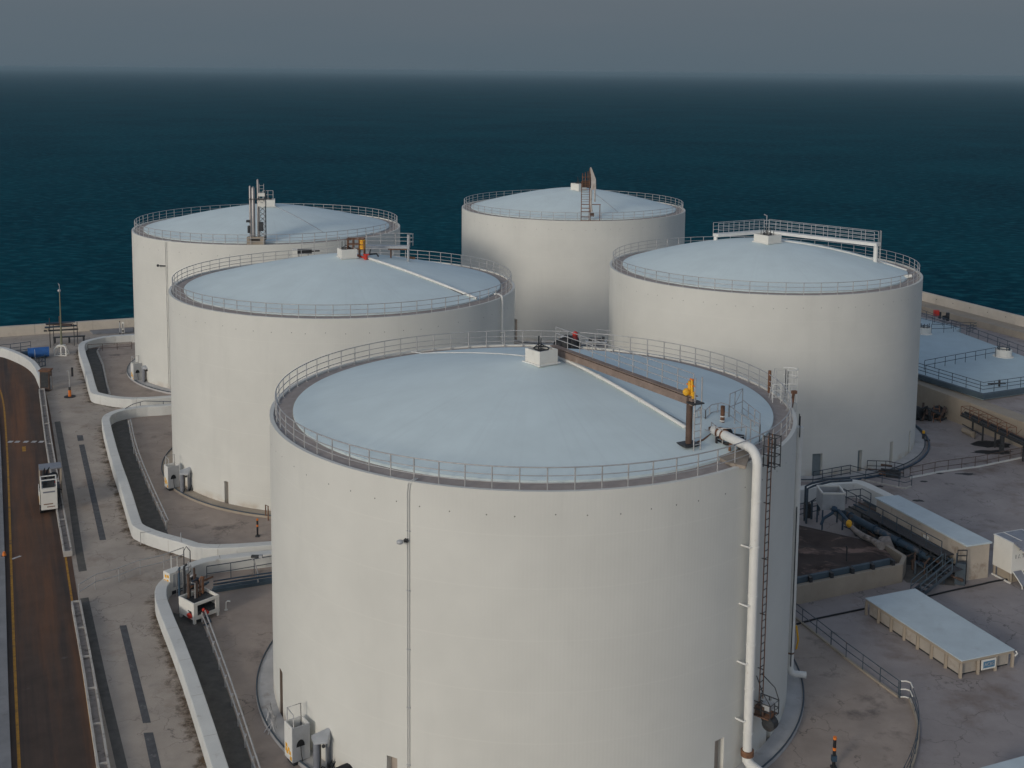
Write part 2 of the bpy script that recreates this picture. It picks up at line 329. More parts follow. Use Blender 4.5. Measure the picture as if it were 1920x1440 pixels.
def roof_material():
    m = mat('tank_roof_paint', (.68, .775, .775), .75, .05, .35, .12, 14, spec=.25)
    n, l = m.node_tree.nodes, m.node_tree.links; b = n['Principled BSDF']
    tcn = n.new('ShaderNodeTexCoord'); sp = n.new('ShaderNodeSeparateXYZ'); l.new(tcn.outputs['Object'], sp.inputs[0])
    at = n.new('ShaderNodeMath'); at.operation = 'ARCTAN2'; l.new(sp.outputs['Y'], at.inputs[0]); l.new(sp.outputs['X'], at.inputs[1])
    ln = n.new('ShaderNodeVectorMath'); ln.operation = 'LENGTH'; l.new(tcn.outputs['Object'], ln.inputs[0])
    cb = n.new('ShaderNodeCombineXYZ'); l.new(at.outputs[0], cb.inputs['X']); l.new(ln.outputs['Value'], cb.inputs['Y'])
    mpn = n.new('ShaderNodeMapping'); mpn.inputs['Scale'].default_value = (26, .05, 1); l.new(cb.outputs[0], mpn.inputs['Vector'])
    nz = n.new('ShaderNodeTexNoise'); nz.inputs['Scale'].default_value = 1.6; nz.inputs['Detail'].default_value = 6; l.new(mpn.outputs[0], nz.inputs['Vector'])
    mp = n.new('ShaderNodeMapRange'); mp.inputs['From Min'].default_value = .52; mp.inputs['From Max'].default_value = .75; mp.inputs['To Max'].default_value = .26; l.new(nz.outputs['Fac'], mp.inputs['Value'])
    src = b.inputs['Base Color'].links[0].from_socket
    mx = n.new('ShaderNodeMix'); mx.data_type = 'RGBA'; l.new(mp.outputs[0], mx.inputs[0]); l.new(src, mx.inputs[6]); mx.inputs[7].default_value = (.58, .655, .66, 1)
    l.new(mx.outputs[2], b.inputs['Base Color'])
    return m
M_roof = roof_material()
def sea_material():
    m = bpy.data.materials.new('sea_water'); m.use_nodes = True; n, l = m.node_tree.nodes, m.node_tree.links
    b = n['Principled BSDF']; b.inputs['Roughness'].default_value = .32; b.inputs['IOR'].default_value = 1.33; b.inputs['Specular IOR Level'].default_value = 0.0
    geo = n.new('ShaderNodeNewGeometry')
    def noise(scale, detail, st):
        mpn = n.new('ShaderNodeMapping'); mpn.inputs['Scale'].default_value = st; mpn.inputs['Rotation'].default_value = (0, 0, R_(25)); l.new(geo.outputs['Position'], mpn.inputs['Vector'])
        z = n.new('ShaderNodeTexNoise'); z.inputs['Scale'].default_value = scale; z.inputs['Detail'].default_value = detail; z.inputs['Roughness'].default_value = .6; l.new(mpn.outputs[0], z.inputs['Vector']); return z.outputs['Fac']
    a = noise(.012, 5, (1, 1, 1)); w1 = noise(.42, 9, (.75, 1.15, 1)); w2 = noise(.055, 4, (.5, 1.2, 1))
    mp = n.new('ShaderNodeMapRange'); mp.inputs['From Min'].default_value = .3; mp.inputs['From Max'].default_value = .7; l.new(a, mp.inputs['Value'])
    mx = n.new('ShaderNodeMix'); mx.data_type = 'RGBA'; l.new(mp.outputs[0], mx.inputs[0]); mx.inputs[6].default_value = (.0012, .033, .053, 1); mx.inputs[7].default_value = (.003, .064, .088, 1)
    m2 = n.new('ShaderNodeMapRange'); m2.inputs['From Min'].default_value = .47; m2.inputs['From Max'].default_value = .72; m2.inputs['To Max'].default_value = .85; l.new(w1, m2.inputs['Value'])
    mx2 = n.new('ShaderNodeMix'); mx2.data_type = 'RGBA'; l.new(m2.outputs[0], mx2.inputs[0]); l.new(mx.outputs[2], mx2.inputs[6]); mx2.inputs[7].default_value = (.014, .125, .155, 1)
    l.new(mx2.outputs[2], b.inputs['Base Color'])
    ad = n.new('ShaderNodeMath'); ad.operation = 'MULTIPLY_ADD'; ad.inputs[1].default_value = 1.6; l.new(w2, ad.inputs[0]); l.new(w1, ad.inputs[2])
    bp = n.new('ShaderNodeBump'); bp.inputs['Strength'].default_value = .7; bp.inputs['Distance'].default_value = .6; l.new(ad.outputs[0], bp.inputs['Height']); l.new(bp.outputs[0], b.inputs['Normal'])
    return m
M_sea = sea_material()

# ================================================================== the setting
UPZ = Vector((0, 0, 1))
def GU(px, py, h): return G(px, py) + UPZ * h
def isect(a, b, c, d):
    a, b, c, d = [Vector((p.x, p.y)) for p in (a, b, c, d)]
    r, s = b - a, d - c; den = r.x * s.y - r.y * s.x
    t = ((c - a).x * s.y - (c - a).y * s.x) / den; q = a + r * t; return Vector((q.x, q.y, 0))
SL0, SL1 = G(0, 612, 1.3), G(247, 596, 1.3)
SR0, SR1 = G(1730, 546, 4.7), G(1920, 593, 4.7)
CORN = isect(SL0, SL1, SR0, SR1)
flat = lambda p, z=0: Vector((p.x, p.y, z))
dl = flat(SL0 - SL1).normalized(); dr = flat(SR1 - SR0).normalized()
LFAR = CORN + dl * 230; RFAR = CORN + dr * 230
struct(MB().prism([(CORN.x, CORN.y), (LFAR.x, LFAR.y), (-190, -80), (190, -80), (RFAR.x, RFAR.y)], -5.6, 0).obj('ground', M_apron))
sea = MB(); sea.lathe((0, 0, -5), [(0.01, 0), (400, 0), (4000, 0), (40000, 0)], 64, 0, False); struct(sea.obj('sea', M_sea))
hz = MB().box((0, 0, 15.6), (84000, 84000, 44.0)).obj('haze', [], None); struct(hz, 'stuff')     # sea air: one even volume round the site
hm = bpy.data.materials.new('haze_air'); hm.use_nodes = True; hn = hm.node_tree.nodes; hn.remove(hn['Principled BSDF'])
pv = hn.new('ShaderNodeVolumePrincipled'); pv.inputs['Color'].default_value = (.335, .475, .555, 1); pv.inputs['Density'].default_value = 0.00016; pv.inputs['Anisotropy'].default_value = 0.0
hm.node_tree.links.new(pv.outputs[0], hn['Material Output'].inputs['Volume']); hz.data.materials.append(hm)

def gp(l, z=0): return [G(x, y, z) for x, y in l]
# yard on the right, bund floors round the tanks
TK = dict(F=(1.23, 69.62, 15.34, 16.47), B=(-15.53, 109.48, 15.70, 16.32), A=(-29.80, 144.96, 15.92, 17.01), C=(8.56, 172.03, 16.03, 16.62), D=(25.10, 119.47, 15.34, 16.66))
RW0, RW1 = G(1723, 721, 2.6), G(1811, 753, 2.6)          # front top edge of the retaining wall
rd = flat(RW1 - RW0).normalized(); RWA, RWB = flat(RW0) - rd * 26, flat(RW1) + rd * 90
yl = [Vector((4, 20, 0)), Vector((8, 60, 0)), Vector((12, 100, 0)), Vector((18, 140, 0)), Vector((24, 152, 0))]
yr = [Vector((120, 20, 0)), Vector((110, 60, 0)), Vector((90, 100, 0)), Vector((70, 140, 0)), Vector((55, 150, 0))]
struct(sheet(MB(), yl, yr, .004).obj('yard', M_yard))
BA = chaikin(gp([(330, 626), (262, 625), (200, 629), (170, 635), (148, 642), (146, 655), (158, 692), (168, 732), (172, 738), (190, 742), (217, 747), (257, 749), (330, 744), (420, 736)], 1.0), 1)
BB = chaikin(gp([(420, 746), (318, 757), (262, 760), (224, 766), (203, 773), (192, 780), (190, 790), (207, 858), (227, 917), (245, 980), (250, 988), (285, 1003), (338, 1017), (366, 1027), (420, 1028), (520, 1021), (640, 1010)], 1.0), 1)
BF = chaikin(gp([(640, 1014), (507, 1031), (445, 1037), (392, 1043), (358, 1053), (333, 1064), (310, 1080), (293, 1096), (289, 1112), (293, 1134), (333, 1234), (366, 1336), (398, 1440), (440, 1570), (475, 1680)], 1.0), 1)
def fan(mb, edge, c, z): mb.add([Vector((c[0], c[1], z))] + [flat(p, z) for p in edge], [(0, i + 1, i + 2) for i in range(len(edge) - 1)])
for e, k in ((BA, 'A'), (BB, 'B'), (BF, 'F')):
    mb = MB(); fan(mb, e, TK[k][:2], {'A': .006, 'B': .008, 'F': .010}[k]); o = mb.obj('bund_floor', M_bed); struct(o)
for e, lab in ((BA, 'white concrete bund wall looping round the farthest left tank'), (BB, 'white concrete bund wall with angled corner round the middle left tank'), (BF, 'long white concrete bund wall curving past the nearest big tank')):
    mb = strip_wall(MB(), offset(e, .78), e, -.05, 1.0); inn_ = along(offset(e, .78), 4.6); L0 = along(e, 4.6)
    for p in L0[1:-1]:                                   # cast joints across the top and down the outer face
        j = min(range(len(e) - 1), key=lambda i: (e[i].lerp(e[i + 1], .5) - p).length); d_ = flat(e[j + 1] - e[j]).normalized(); n_ = Vector((-d_.y, d_.x, 0)); p = flat(p)
        mb.add([p + n_ * .05 + d_ * .018 + UPZ * 1.004, p + n_ * .73 + d_ * .018 + UPZ * 1.004, p + n_ * .73 - d_ * .018 + UPZ * 1.004, p + n_ * .05 - d_ * .018 + UPZ * 1.004], [(3, 2, 1, 0)], 1)
        mb.add([p - n_ * .004 + d_ * .018 + UPZ * .02, p - n_ * .004 - d_ * .018 + UPZ * .02, p - n_ * .004 - d_ * .018 + UPZ * .95, p - n_ * .004 + d_ * .018 + UPZ * .95], [(3, 2, 1, 0)], 1)
    o = mb.obj('bund_wall', [M_bund, M_trough], None, .05); tag(o, lab, 'bund wall')

# terrace with its retaining wall, seawalls
RBK = offset([RWA, RWB], 2.0)
tp = [RBK[0], RBK[1], RFAR + Vector((40, -20, 0)), RFAR, CORN + dr * 22]
struct(MB().prism([(p.x, p.y) for p in tp], -.5, 2.56).obj('terrace', M_yard))
o = strip_wall(MB(), RBK, [RWA, RWB], -.1, 2.62).obj('retaining_wall', M_beige, None, .04); tag(o, 'tall beige concrete retaining wall below the low blue roofed reservoir', 'wall')
t = thing('seawall', 'long beige seawall with stepped ledge behind the reservoir on the right', 'seawall', SR0)
e = [CORN + dr * 1, RFAR]; inn = Vector((dr.y, -dr.x, 0))
if inn.y > 0: inn = -inn
def shift(l, d): return [p + inn * d for p in l]
seg = along(shift(e, .0), 6.5)
for i in range(len(seg) - 1):
    a, b = seg[i] + dr * .012, seg[i + 1] - dr * .012
    if i > 34: break
    mb = MB(); strip_wall(mb, [a, b], shift([a, b], .55), -5.6, 4.7)
    for k in (.25, .75):
        c = a.lerp(b, k) + inn * .552 + Vector((0, 0, 4.15)); mb.add([c + dr * .07 * math.cos(q * 1.047) + Vector((0, 0, .07 * math.sin(q * 1.047))) for q in range(6)], [tuple(range(6))], 1)
    mb.obj('parapet_panel', [M_seaw, M_hole], t)
strip_wall(MB(), shift(e, .56), shift(e, 3.4), -1, 3.42).obj('ledge', M_beige, t)
LW = [CORN + dl * 1.2, CORN + dl * 150]; inl = Vector((-dl.y, dl.x, 0))
if inl.y > 0: inl = -inl
t = thing('seawall', 'low beige seawall with joints behind the light mast on the left', 'seawall', SL1)
seg = along(LW, 7.5)
for i in range(len(seg) - 1):
    a, b = seg[i] + dl * .012, seg[i + 1] - dl * .012
    strip_wall(MB(), [a, b], [a + inl * .7, b + inl * .7], -5.6, 1.3).obj('parapet_panel', M_seaw, t)

# road with worn lines
RL = [(45, 1600), (36, 1440), (27, 1240), (21, 1065), (16, 900), (12, 820), (6, 742), (-12, 706), (-60, 694)]
RR = [(232, 1600), (190, 1440), (160, 1242), (131, 1065), (100, 839), (86, 745), (68, 694), (45, 681), (0, 668)]
RLg, RRg = chaikin(gp(RL), 2), chaikin(gp(RR), 2)
RLo, RRo = along(RLg, 1e9), None
N = 60
def resamp(pts, n):
    L = sum((pts[i + 1] - pts[i]).length for i in range(len(pts) - 1)); return along(pts, L / n)[:n + 1]
RLs, RRs = resamp(RLg, N), resamp(RRg, N)
struct(sheet(MB(), offset(RLs, 1.2)[::-1], offset(RRs, -.2)[::-1], .014).obj('road', M_road))
struct(sheet(MB(), offset(RLs, .08)[::-1], offset(RLs, -.08)[::-1], .018).obj('road_line', M_yellow))
rr = resamp(chaikin(gp([(220, 1600), (182, 1440), (154, 1242), (125, 1065), (96, 839), (81, 734), (65, 684)]), 2), N)
struct(sheet(MB(), offset(rr, .07)[::-1], offset(rr, -.07)[::-1], .018).obj('road_line', M_yellow))
dm = MB()
for x in (19, 32, 48, 63, 77): a = G(x, 829); dm.poly([a + Vector((-.22, -.2, .018)), a + Vector((.22, -.2, .018)), a + Vector((.22, .35, .018)), a + Vector((-.22, .35, .018))])
a = G(30, 1046); dm.poly([a + Vector((-.3, -.25, .018)), a + Vector((-.1, -.32, .018)), a + Vector((.32, .3, .018)), a + Vector((.1, .36, .018))])
struct(dm.obj('road_marking', M_wpaint))
RDIR = flat(G(95, 839) - G(128, 1060)).normalized(); RNRM = Vector((RDIR.y, -RDIR.x, 0))
a = G(45, 842) + UPZ * .02; struct(MB().poly([a - RNRM * .16 - RDIR * .8, a + RNRM * .16 - RDIR * .8, a + RNRM * .16 + RDIR * .8, a - RNRM * .16 + RDIR * .8]).obj('road_marking', M_yellow))
ln_ = MB()                                               # dark flat sheets on the floor between bund walls and pipe runs
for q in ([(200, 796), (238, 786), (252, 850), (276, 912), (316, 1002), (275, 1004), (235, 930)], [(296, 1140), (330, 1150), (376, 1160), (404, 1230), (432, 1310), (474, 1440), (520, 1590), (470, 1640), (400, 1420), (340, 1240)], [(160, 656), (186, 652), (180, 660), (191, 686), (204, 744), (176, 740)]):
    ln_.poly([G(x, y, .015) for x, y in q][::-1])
struct(ln_.obj('dark_floor_strip', M_darkgnd))
# pavement left of the road
pl = resamp(chaikin(gp([(32, 1600), (21, 1440), (14, 1240), (10, 1065), (4, 900), (0, 800), (-8, 740)]), 1), 30)
struct(strip_wall(MB(), offset(pl, 1.0), pl, -.02, .16).obj('pavement', M_pave, None, .02))
struct(sheet(MB(), offset(pl, 14)[::-1], offset(pl, 1.0)[::-1], .012).obj('verge', M_pave))
# dark asphalt patches let into the apron
ap = MB()
for q in ([(144, 816), (155, 816), (157, 826), (146, 827)], [(148, 834), (158, 833), (199, 1012), (187, 1013)], [(224, 1173), (237, 1172), (283, 1355), (268, 1356)], [(269, 1374), (287, 1373), (330, 1560), (308, 1560)]):
    ap.poly(gp(q, .006)[::-1])
struct(ap.obj('asphalt_patch', M_tarpatch))
gm = MB()
strip_px = [(113, 790), (140, 930), (157, 1040), (163, 1070)]
gu = resamp(gp(strip_px), 20); sheet(gm, gu, offset(gu, -.55), .005)
gu = resamp(gp([(166, 1120), (200, 1275), (240, 1440), (280, 1600)]), 20); sheet(gm, gu, offset(gu, -.55), .005)
struct(gm.obj('gutter', M_darkgnd))  # narrow dark flat strips along the trough kerbs

# ================================================================== tanks
def dome_z(T, r):
    X, Y, R, zt = TK[T]; Rd = R - 1.32; return zt + .02 + RISE[T] * (1 - min(1, r / Rd) ** DPOW[T])
RISE = {}; DPOW = dict(F=1.22, B=1.3, A=1.4, C=1.45, D=1.7)
for k, py in (('F', 675), ('B', 477), ('A', 383), ('C', 352), ('D', 451)):
    X, Y, R, zt = TK[k]; lo, hi = 0, 8
    for _ in range(40):
        m_ = (lo + hi) / 2
        if proj((X, Y, zt + .02 + m_))[1] > py: lo = m_
        else: hi = m_
    RISE[k] = lo
print('RISE', {k: round(v, 2) for k, v in RISE.items()})
def GR(k, px, py):                                       # pixel -> point on a tank's dome
    X, Y, R, zt = TK[k]; d = ray(px, py); o = Vector((0, 0, HC)); t0 = (zt + RISE[k] + .3 - HC) / d.z; t1 = (zt - HC) / d.z
    for i in range(401):
        p = o + d * (t0 + (t1 - t0) * i / 400)
        if p.z <= dome_z(k, math.hypot(p.x - X, p.y - Y)) + .06: return p
    return p
def wang(k, px, z, right=False):                         # bearing on a tank's wall seen at a pixel column
    X, Y, R, zt = TK[k]; best = None
    for i in range(1801):
        a = math.pi + math.pi * i / 1800
        e = abs(proj((X + R * math.cos(a), Y + R * math.sin(a), z))[0] - px)
        if best is None or e < best[0]: best = (e, a)
    return best[1]
def WP(k, a, z, off=0):
    X, Y, R, zt = TK[k]; return Vector((X + (R + off) * math.cos(a), Y + (R + off) * math.sin(a), z))
NICHE = dict(F=[(527, 1262, .62, 2.9), (735, 1396, .62, 2.15), (900, 1430, .55, 1.85), (1234, 1417, .55, 1.9), (1349, 1376, .7, 2.3), (1443, 1312, .62, 2.5)], B=[(424, 898, .45, 2.1)], A=[], C=[(967, 622, .45, 3)],
             D=[(1533, 842, .95, 2.25), (1613, 834, .5, 2.2), (1672, 821, .55, 2.3), (1706, 803, .5, 2.4)])
LABEL = dict(F='huge white cylindrical tank in front with pale blue domed roof', B='white cylindrical tank with red and yellow gear on roof, second from left', A='white cylindrical tank farthest left with silver pipes on its domed roof',
             C='white cylindrical tank farthest back with rusty ladder tower on roof', D='white cylindrical tank on the right with white walkway bridge over its roof')
tanks = {}
def make_tank(k, nposts):
    X, Y, R, zt = TK[k]
    t = thing('storage_tank', LABEL[k], 'tank', (X, Y, 0), 0, 'white storage tanks by the sea'); tanks[k] = t
    # wall with real recesses
    angs = [2 * math.pi * i / 160 for i in range(160)]; ni = []
    for px, py, w, h in NICHE[k]:
        a = wang(k, px, h); da = w / 2 / R
        angs = [q for q in angs if abs(q - a) > da + .012] + [a - da, a + da]; ni.append((a - da, a + da, h))
    angs.sort(); n = len(angs)
    hs = sorted({0, .6, zt - 1.2, zt - .25, zt} | {h for _, _, h in ni}); mb = MB(); P = lambda a, z, r=R: (X + r * math.cos(a), Y + r * math.sin(a), z)
    vs = [P(a, z) for z in hs for a in angs]; fs = []
    for j in range(len(hs) - 1):
        for i in range(n):
            a, b = angs[i], angs[(i + 1) % n]
            if any(abs(a - q[0]) < 1e-6 and hs[j + 1] <= q[2] + 1e-6 for q in ni): continue
            fs.append((j * n + i, j * n + (i + 1) % n, (j + 1) * n + (i + 1) % n, (j + 1) * n + i))
    mb.add(vs, fs, 0, True)
    rw = R - .22                                          # rim: top of wall, down to the gutter
    lip = [P(a, zt) for a in angs] + [P(a, zt, rw) for a in angs] + [P(a, zt - .12, rw) for a in angs]
    mb.add(lip, [(i, (i + 1) % n, n + (i + 1) % n, n + i) for i in range(n)] + [(n + i, n + (i + 1) % n, 2 * n + (i + 1) % n, 2 * n + i) for i in range(n)], 0)
    rnd = random.Random(ord(k)); m_ = 62                  # tie holes under the rim
    for i in range(m_):
        a = 2 * math.pi * (i + rnd.uniform(-.2, .2)) / m_; z = zt - 1.15 + rnd.uniform(-.09, .06); s_ = .034
        c = Vector(P(a, z, R + .006)); tx = Vector((-math.sin(a), math.cos(a), 0))
        mb.add([c + tx * s_ * math.cos(q * 1.047) + Vector((0, 0, s_ * math.sin(q * 1.047))) for q in range(6)], [tuple(range(6))], 1)
    w = mb.obj('wall', [M_wall, M_hole], t)
    for i, (a, b, h) in enumerate(ni):
        d = .38; mb = MB()
        mb.add([P(a, 0, R - d), P(b, 0, R - d), P(b, h, R - d), P(a, h, R - d)], [(0, 1, 2, 3)], 0)
        mb.add([P(a, 0), P(a, 0, R - d), P(a, h, R - d), P(a, h)], [(0, 1, 2, 3)], 1); mb.add([P(b, 0, R - d), P(b, 0), P(b, h), P(b, h, R - d)], [(0, 1, 2, 3)], 1)
        mb.add([P(a, h), P(a, h, R - d), P(b, h, R - d), P(b, h)], [(0, 1, 2, 3)], 1)
        dark = (k == 'D') or (k == 'F' and i == 5)
        mb.obj('recess', [M_nicheb if dark else (M_nichef if k == 'F' and i == 0 else M_niche), M_wall if not (k == 'F' and i == 0) else M_nichef], w)
    # gutter deck and dome
    Rd = R - 1.32
    MB().lathe((X, Y, 0), [(rw, zt - .12), (Rd - .05, zt - .04)], 160, 0).obj('gutter', M_deck, t)
    prof = [(Rd * i / 24, 0) for i in range(24, -1, -1)]
    mb = MB(); mb.lathe((X, Y, 0), [(Rd, zt - .06), (Rd, dome_z(k, Rd) + .06)], 160, 0, False); mb.lathe((X, Y, 0), [(max(.001, r), dome_z(k, r) + .06) for r, _ in prof], 160, 0); mb.obj('dome_roof', M_roof, t)
    # railing: three hoops and posts
    rp = R - .34; mb = MB()
    for f_, rr_ in ((1.0, .032), (.64, .024), (.32, .024)):
        mb.tube([P(2 * math.pi * i / 144, zt - .10 + 1.12 * f_ + .04, rp) for i in range(144)], rr_, 6, 0, True)
    rl = mb.obj('railing', M_grail, t); first = None
    for i in range(nposts):
        a = 2 * math.pi * (i + .37) / nposts; p = Vector(P(a, zt - .12, rp))
        if first is None:
            q = MB().tube([(0, 0, 0), (0, 0, 1.15)], .034, 6); q.box((0, 0, .02), (.2, .1, .04)); first = q.obj('post', M_grail); post = first
        else: post = first.copy(); COL.objects.link(post)
        post.parent = rl; post.location = p - Vector((X, Y, 0)); post.rotation_euler = (0, 0, a)
    # foundation ring with the cable round its edge
    mb = MB(); mb.lathe((X, Y, 0), [(R + 1.02, .01), (R + 1.0, .2), (R + .005, .24)], 120, 0, False)
    mb.tube([P(2 * math.pi * i / 120, .24, R + .97) for i in range(120)], .05, 6, 1, True)
    mb.obj('foundation', [M_found if k != 'B' else M_beige, M_drail], t)
    return t
for k, n_ in (('F', 72), ('B', 70), ('A', 70), ('C', 62), ('D', 60)): make_tank(k, n_)

# ================================================================== gear on the tanks
def zfor(x, y, py, lo=0, hi=45):
    for _ in range(40):
        m_ = (lo + hi) / 2
        if proj((x, y, m_))[1] > py: lo = m_
        else: hi = m_
    return lo
UP = Vector((0, 0, 1))
def roof_pts(k, p0, p1, off=.1, n=10):
    a, b = GR(k, *p0), GR(k, *p1); out = []
    X, Y, R, zt = TK[k]
    for i in range(n + 1):
        q = a.lerp(b, i / n); out.append(Vector((q.x, q.y, dome_z(k, math.hypot(q.x - X, q.y - Y)) + .06 + off)))
    return out
def vent_box(k, px, py, label, s=1.36, h=.82, rz=R_(38), fit=3):
    p = GR(k, px, py); t = thing('roof_vent', label, 'roof vent', p, rz, 'white vent boxes at the tank tops'); q = lambda x, y, z: p + Matrix.Rotation(rz, 3, 'Z') @ Vector((x, y, z))
    mb = MB(); w = .09
    for c, d in (((0, -s / 2 + w / 2), (s, w)), ((0, s / 2 - w / 2), (s, w)), ((-s / 2 + w / 2, 0), (w, s - 2 * w)), ((s / 2 - w / 2, 0), (w, s - 2 * w))):
        mb.box(q(c[0], c[1], h / 2 - .15), (d[0], d[1], h + .3), rz)
    mb.obj('curb', M_whitebox, t); MB().box(q(0, 0, .02), (s + .24, s + .24, .07), rz).obj('flange', M_white, t)
    MB().box(q(0, 0, h - .2), (s - 2 * w, s - 2 * w, .06), rz).obj('hatch', M_dark, t)
    rnd = random.Random(px); mb = MB()
    mb.tube([q(.45 * math.cos(a * .52), .45 * math.sin(a * .52), h + .02) for a in range(12)], .035, 6, 0, True)
    for i in range(fit):
        x, y = rnd.uniform(-.5, .5), rnd.uniform(-.5, .5); mb.tube([q(x, y, h - .2), q(x, y, h + rnd.uniform(.1, .9))], .03, 6)
    mb.ball(q(.1, .2, h + .1), .07); mb.tube([q(-.4, .3, h), q(-.1, .1, h + .3), q(.3, -.3, h + .05)], .035, 6)
    mb.obj('fittings', M_dark, t)
    return t, q
vF, qF = vent_box('F', 1015, 679, 'square white vent box at the top of the nearest tank roof')
vent_box('B', 651, 482, 'white vent box under the red frame at the top of the second tank', 1.45, .8, R_(25), 3)
vA, qA = vent_box('A', 503, 386, 'white vent box with small railing, beside the silver pipes', 1.6, .8, R_(10), 2)
vent_box('C', 1085, 356, 'white vent box left of the rusty ladder tower top', 1.6, .95, R_(42), 3)
vent_box('D', 1439, 454, 'white vent box with upright pipes, under the white walkway bridge', 1.9, .8, R_(36), 8)
mb = MB()
for x in (-.6, 0, .6): mb.tube([qA(x, -.6, .8), qA(x, -.6, 1.9)], .035, 6)
for z in (1.4, 1.9): mb.tube([qA(-.6, -.6, z), qA(.6, -.6, z)], .03, 6)
mb.obj('railing', M_grail, vA)

# --- nearest tank: brown bridge with column
foot = GR('F', 1291, 836); zc = zfor(foot.x, foot.y, 752); head = Vector((foot.x, foot.y, zc)); st = G(1036, 657, zc)
bd = flat(head - st).normalized(); bn = Vector((-bd.y, bd.x, 0))
if bn.y < 0: bn = -bn
BR = thing('walkway_bridge', 'brown steel bridge with thin railing from vent box to column on nearest roof', 'bridge', foot)
MB().bar(st - bd * .1 + UP * .02, head + bd * .35 + UP * .02, .26, .38).obj('beam', M_beam, BR)
mb = MB(); a, b = st + bn * .08 + UP * .29, head + bn * .08 + UP * .29; mb.bar(a - bd * .1, b + bd * .3, .42, .04); mb.obj('deck', M_beam, BR)
col = MB(); col.tube([foot - UP * .1, foot + UP * (zc - foot.z + .24)], .17, 14); col.obj('column', M_brown, BR); MB().box(foot + UP * .1, (.95, .8, .1), .5).obj('base_plate', M_dark, BR)
rp_ = [st + bn * .22 + UP * .31, head + bn * .22 + UP * .31]
railing('', '', '', rp_, M_grail, 1.1, (1.0, .66, .34), 1.35, .026, parent=BR)
mb = MB(); lx = head + bd * .55 + bn * .1
for s_ in (-.22, .22): mb.tube([Vector((lx.x, lx.y, foot.z - .1)) + bn * s_, Vector((lx.x, lx.y, zc + 1.35)) + bn * s_], .035, 6)
z = foot.z + .2
while z < zc + .3: mb.tube([Vector((lx.x, lx.y, z)) - bn * .22, Vector((lx.x, lx.y, z)) + bn * .22], .022, 6); z += .36
mb.obj('ladder', M_grail, BR)
MB().box(head + bd * .45 + UP * .02, (.7, .6, .06), .5).obj('landing', M_dark, BR)
hz_ = thing('hoist', 'yellow lifting gear on the end of the brown bridge above the column', 'hoist', head + UP * .3)
mb = MB(); b0 = head + UP * .3 - bd * .05
mb.ball(b0 + Vector((-.16, -.05, .18)), .2); mb.tube([b0, b0 + UP * .75], .09, 8); mb.tube([b0 + bd * .2, b0 + bd * .2 + UP * .85], .07, 8); mb.tube([b0 + bd * .3 - UP * .1, b0 + bd * .3 + UP * .25], .1, 8); mb.obj('body', M_yel, hz_)
mb = MB(); mb.tube([b0 + UP * .55 - bd * .2, b0 + UP * .55 + bd * .35], .05, 6); mb.tube([b0 + UP * .85 + bd * .05, b0 + UP * .85 + bd * .28], .06, 6); mb.obj('arm', M_orange, hz_)
# roof pipes
def pipe_thing(name, label, cat, pts, r, m, n=10, clamps=0, cm=None):
    t = thing(name, label, cat, pts[0]); MB().tube(pts, r, n).obj('pipe_run', m, t)
    if clamps:
        for p, d in [(pts[i], (pts[i + 1] - pts[i]).normalized()) for i in range(1, len(pts) - 1, clamps)]: MB().tube([p - d * .05, p + d * .05], r * 1.35, n).obj('clamp', cm or m, t)
    return t
t = pipe_thing('roof_pipe', 'thick white pipe running down the nearest roof from vent to column', 'pipe', roof_pts('F', (1026, 668), (1286, 806), .12), .105, M_white, 10, 3)
tag(MB().tube(roof_pts('F', (1048, 676), (1292, 800), .05), .03, 6).obj('roof_conduit', M_lgrey), 'thin pale conduit beside the thick white pipe on nearest roof', 'conduit')
tag(MB().tube(roof_pts('F', (772, 661), (984, 669), .05), .035, 6).obj('roof_conduit', M_white), 'thin white conduit on left half of the nearest roof', 'conduit')
pipe_thing('roof_pipe', 'white pipe down the second tank roof from the red valve', 'pipe', roof_pts('B', (688, 486), (894, 562), .12), .12, M_white, 8, 4)
tag(MB().tube(roof_pts('B', (693, 484), (868, 553), .03), .03, 6).obj('roof_conduit', M_dark), 'thin dark cable beside the white pipe on second tank roof', 'conduit')
tag(MB().tube(roof_pts('A', (508, 385), (606, 436), .03), .035, 6).obj('roof_conduit', M_lgrey), 'thin grey conduit on the roof of the farthest left tank', 'conduit')
tag(MB().tube(roof_pts('C', (1112, 362), (1158, 398), .03), .035, 6).obj('roof_conduit', M_lgrey), 'thin grey conduit on roof beside the rusty ladder tower', 'conduit')
pipe_thing('roof_pipe', 'white pipe running down the right tank roof beneath the bridge', 'pipe', roof_pts('D', (1456, 452), (1700, 508), .08), .08, M_white, 8, 4)

# --- nearest tank: the big white downpipe, platform, ladders
X, Y, R, zt = TK['F']
a1 = wang('F', 1394, 8); e0 = G(1338, 806, zt + .75); top = WP('F', a1, zt + .75, .5)
BP = thing('downpipe', 'thick white pipe with elbow over the rim of the nearest tank', 'pipe', WP('F', a1, 0, .5))
pts = [e0]; d1 = (top - e0).normalized()
pts += [e0.lerp(top, .5), top - d1 * .75]
for i in range(1, 8):
    th_ = math.pi / 2 * i / 8; pts.append(top - d1 * .75 + d1 * .75 * math.sin(th_) - UP * .75 * (1 - math.cos(th_)))
pts += [top - UP * .75, top - UP * 5, top - UP * 10, Vector((top.x, top.y, 1.25))]
MB().tube(pts, .245, 18).obj('pipe_run', M_white, BP)
for z in (2.2, 4.6, 7.0, 9.6, 12.2, 14.6): MB().tube([Vector((top.x, top.y, z)), Vector((top.x, top.y, z + .1))], .265, 18).obj('collar', M_white, BP)
for z in (3.0, 6.1, 9.2, 12.3): MB().tube([WP('F', a1 - .028, z, 0), WP('F', a1 - .028, z, .5), WP('F', a1, z, .5)], .05, 8).obj('bracket', M_white, BP)
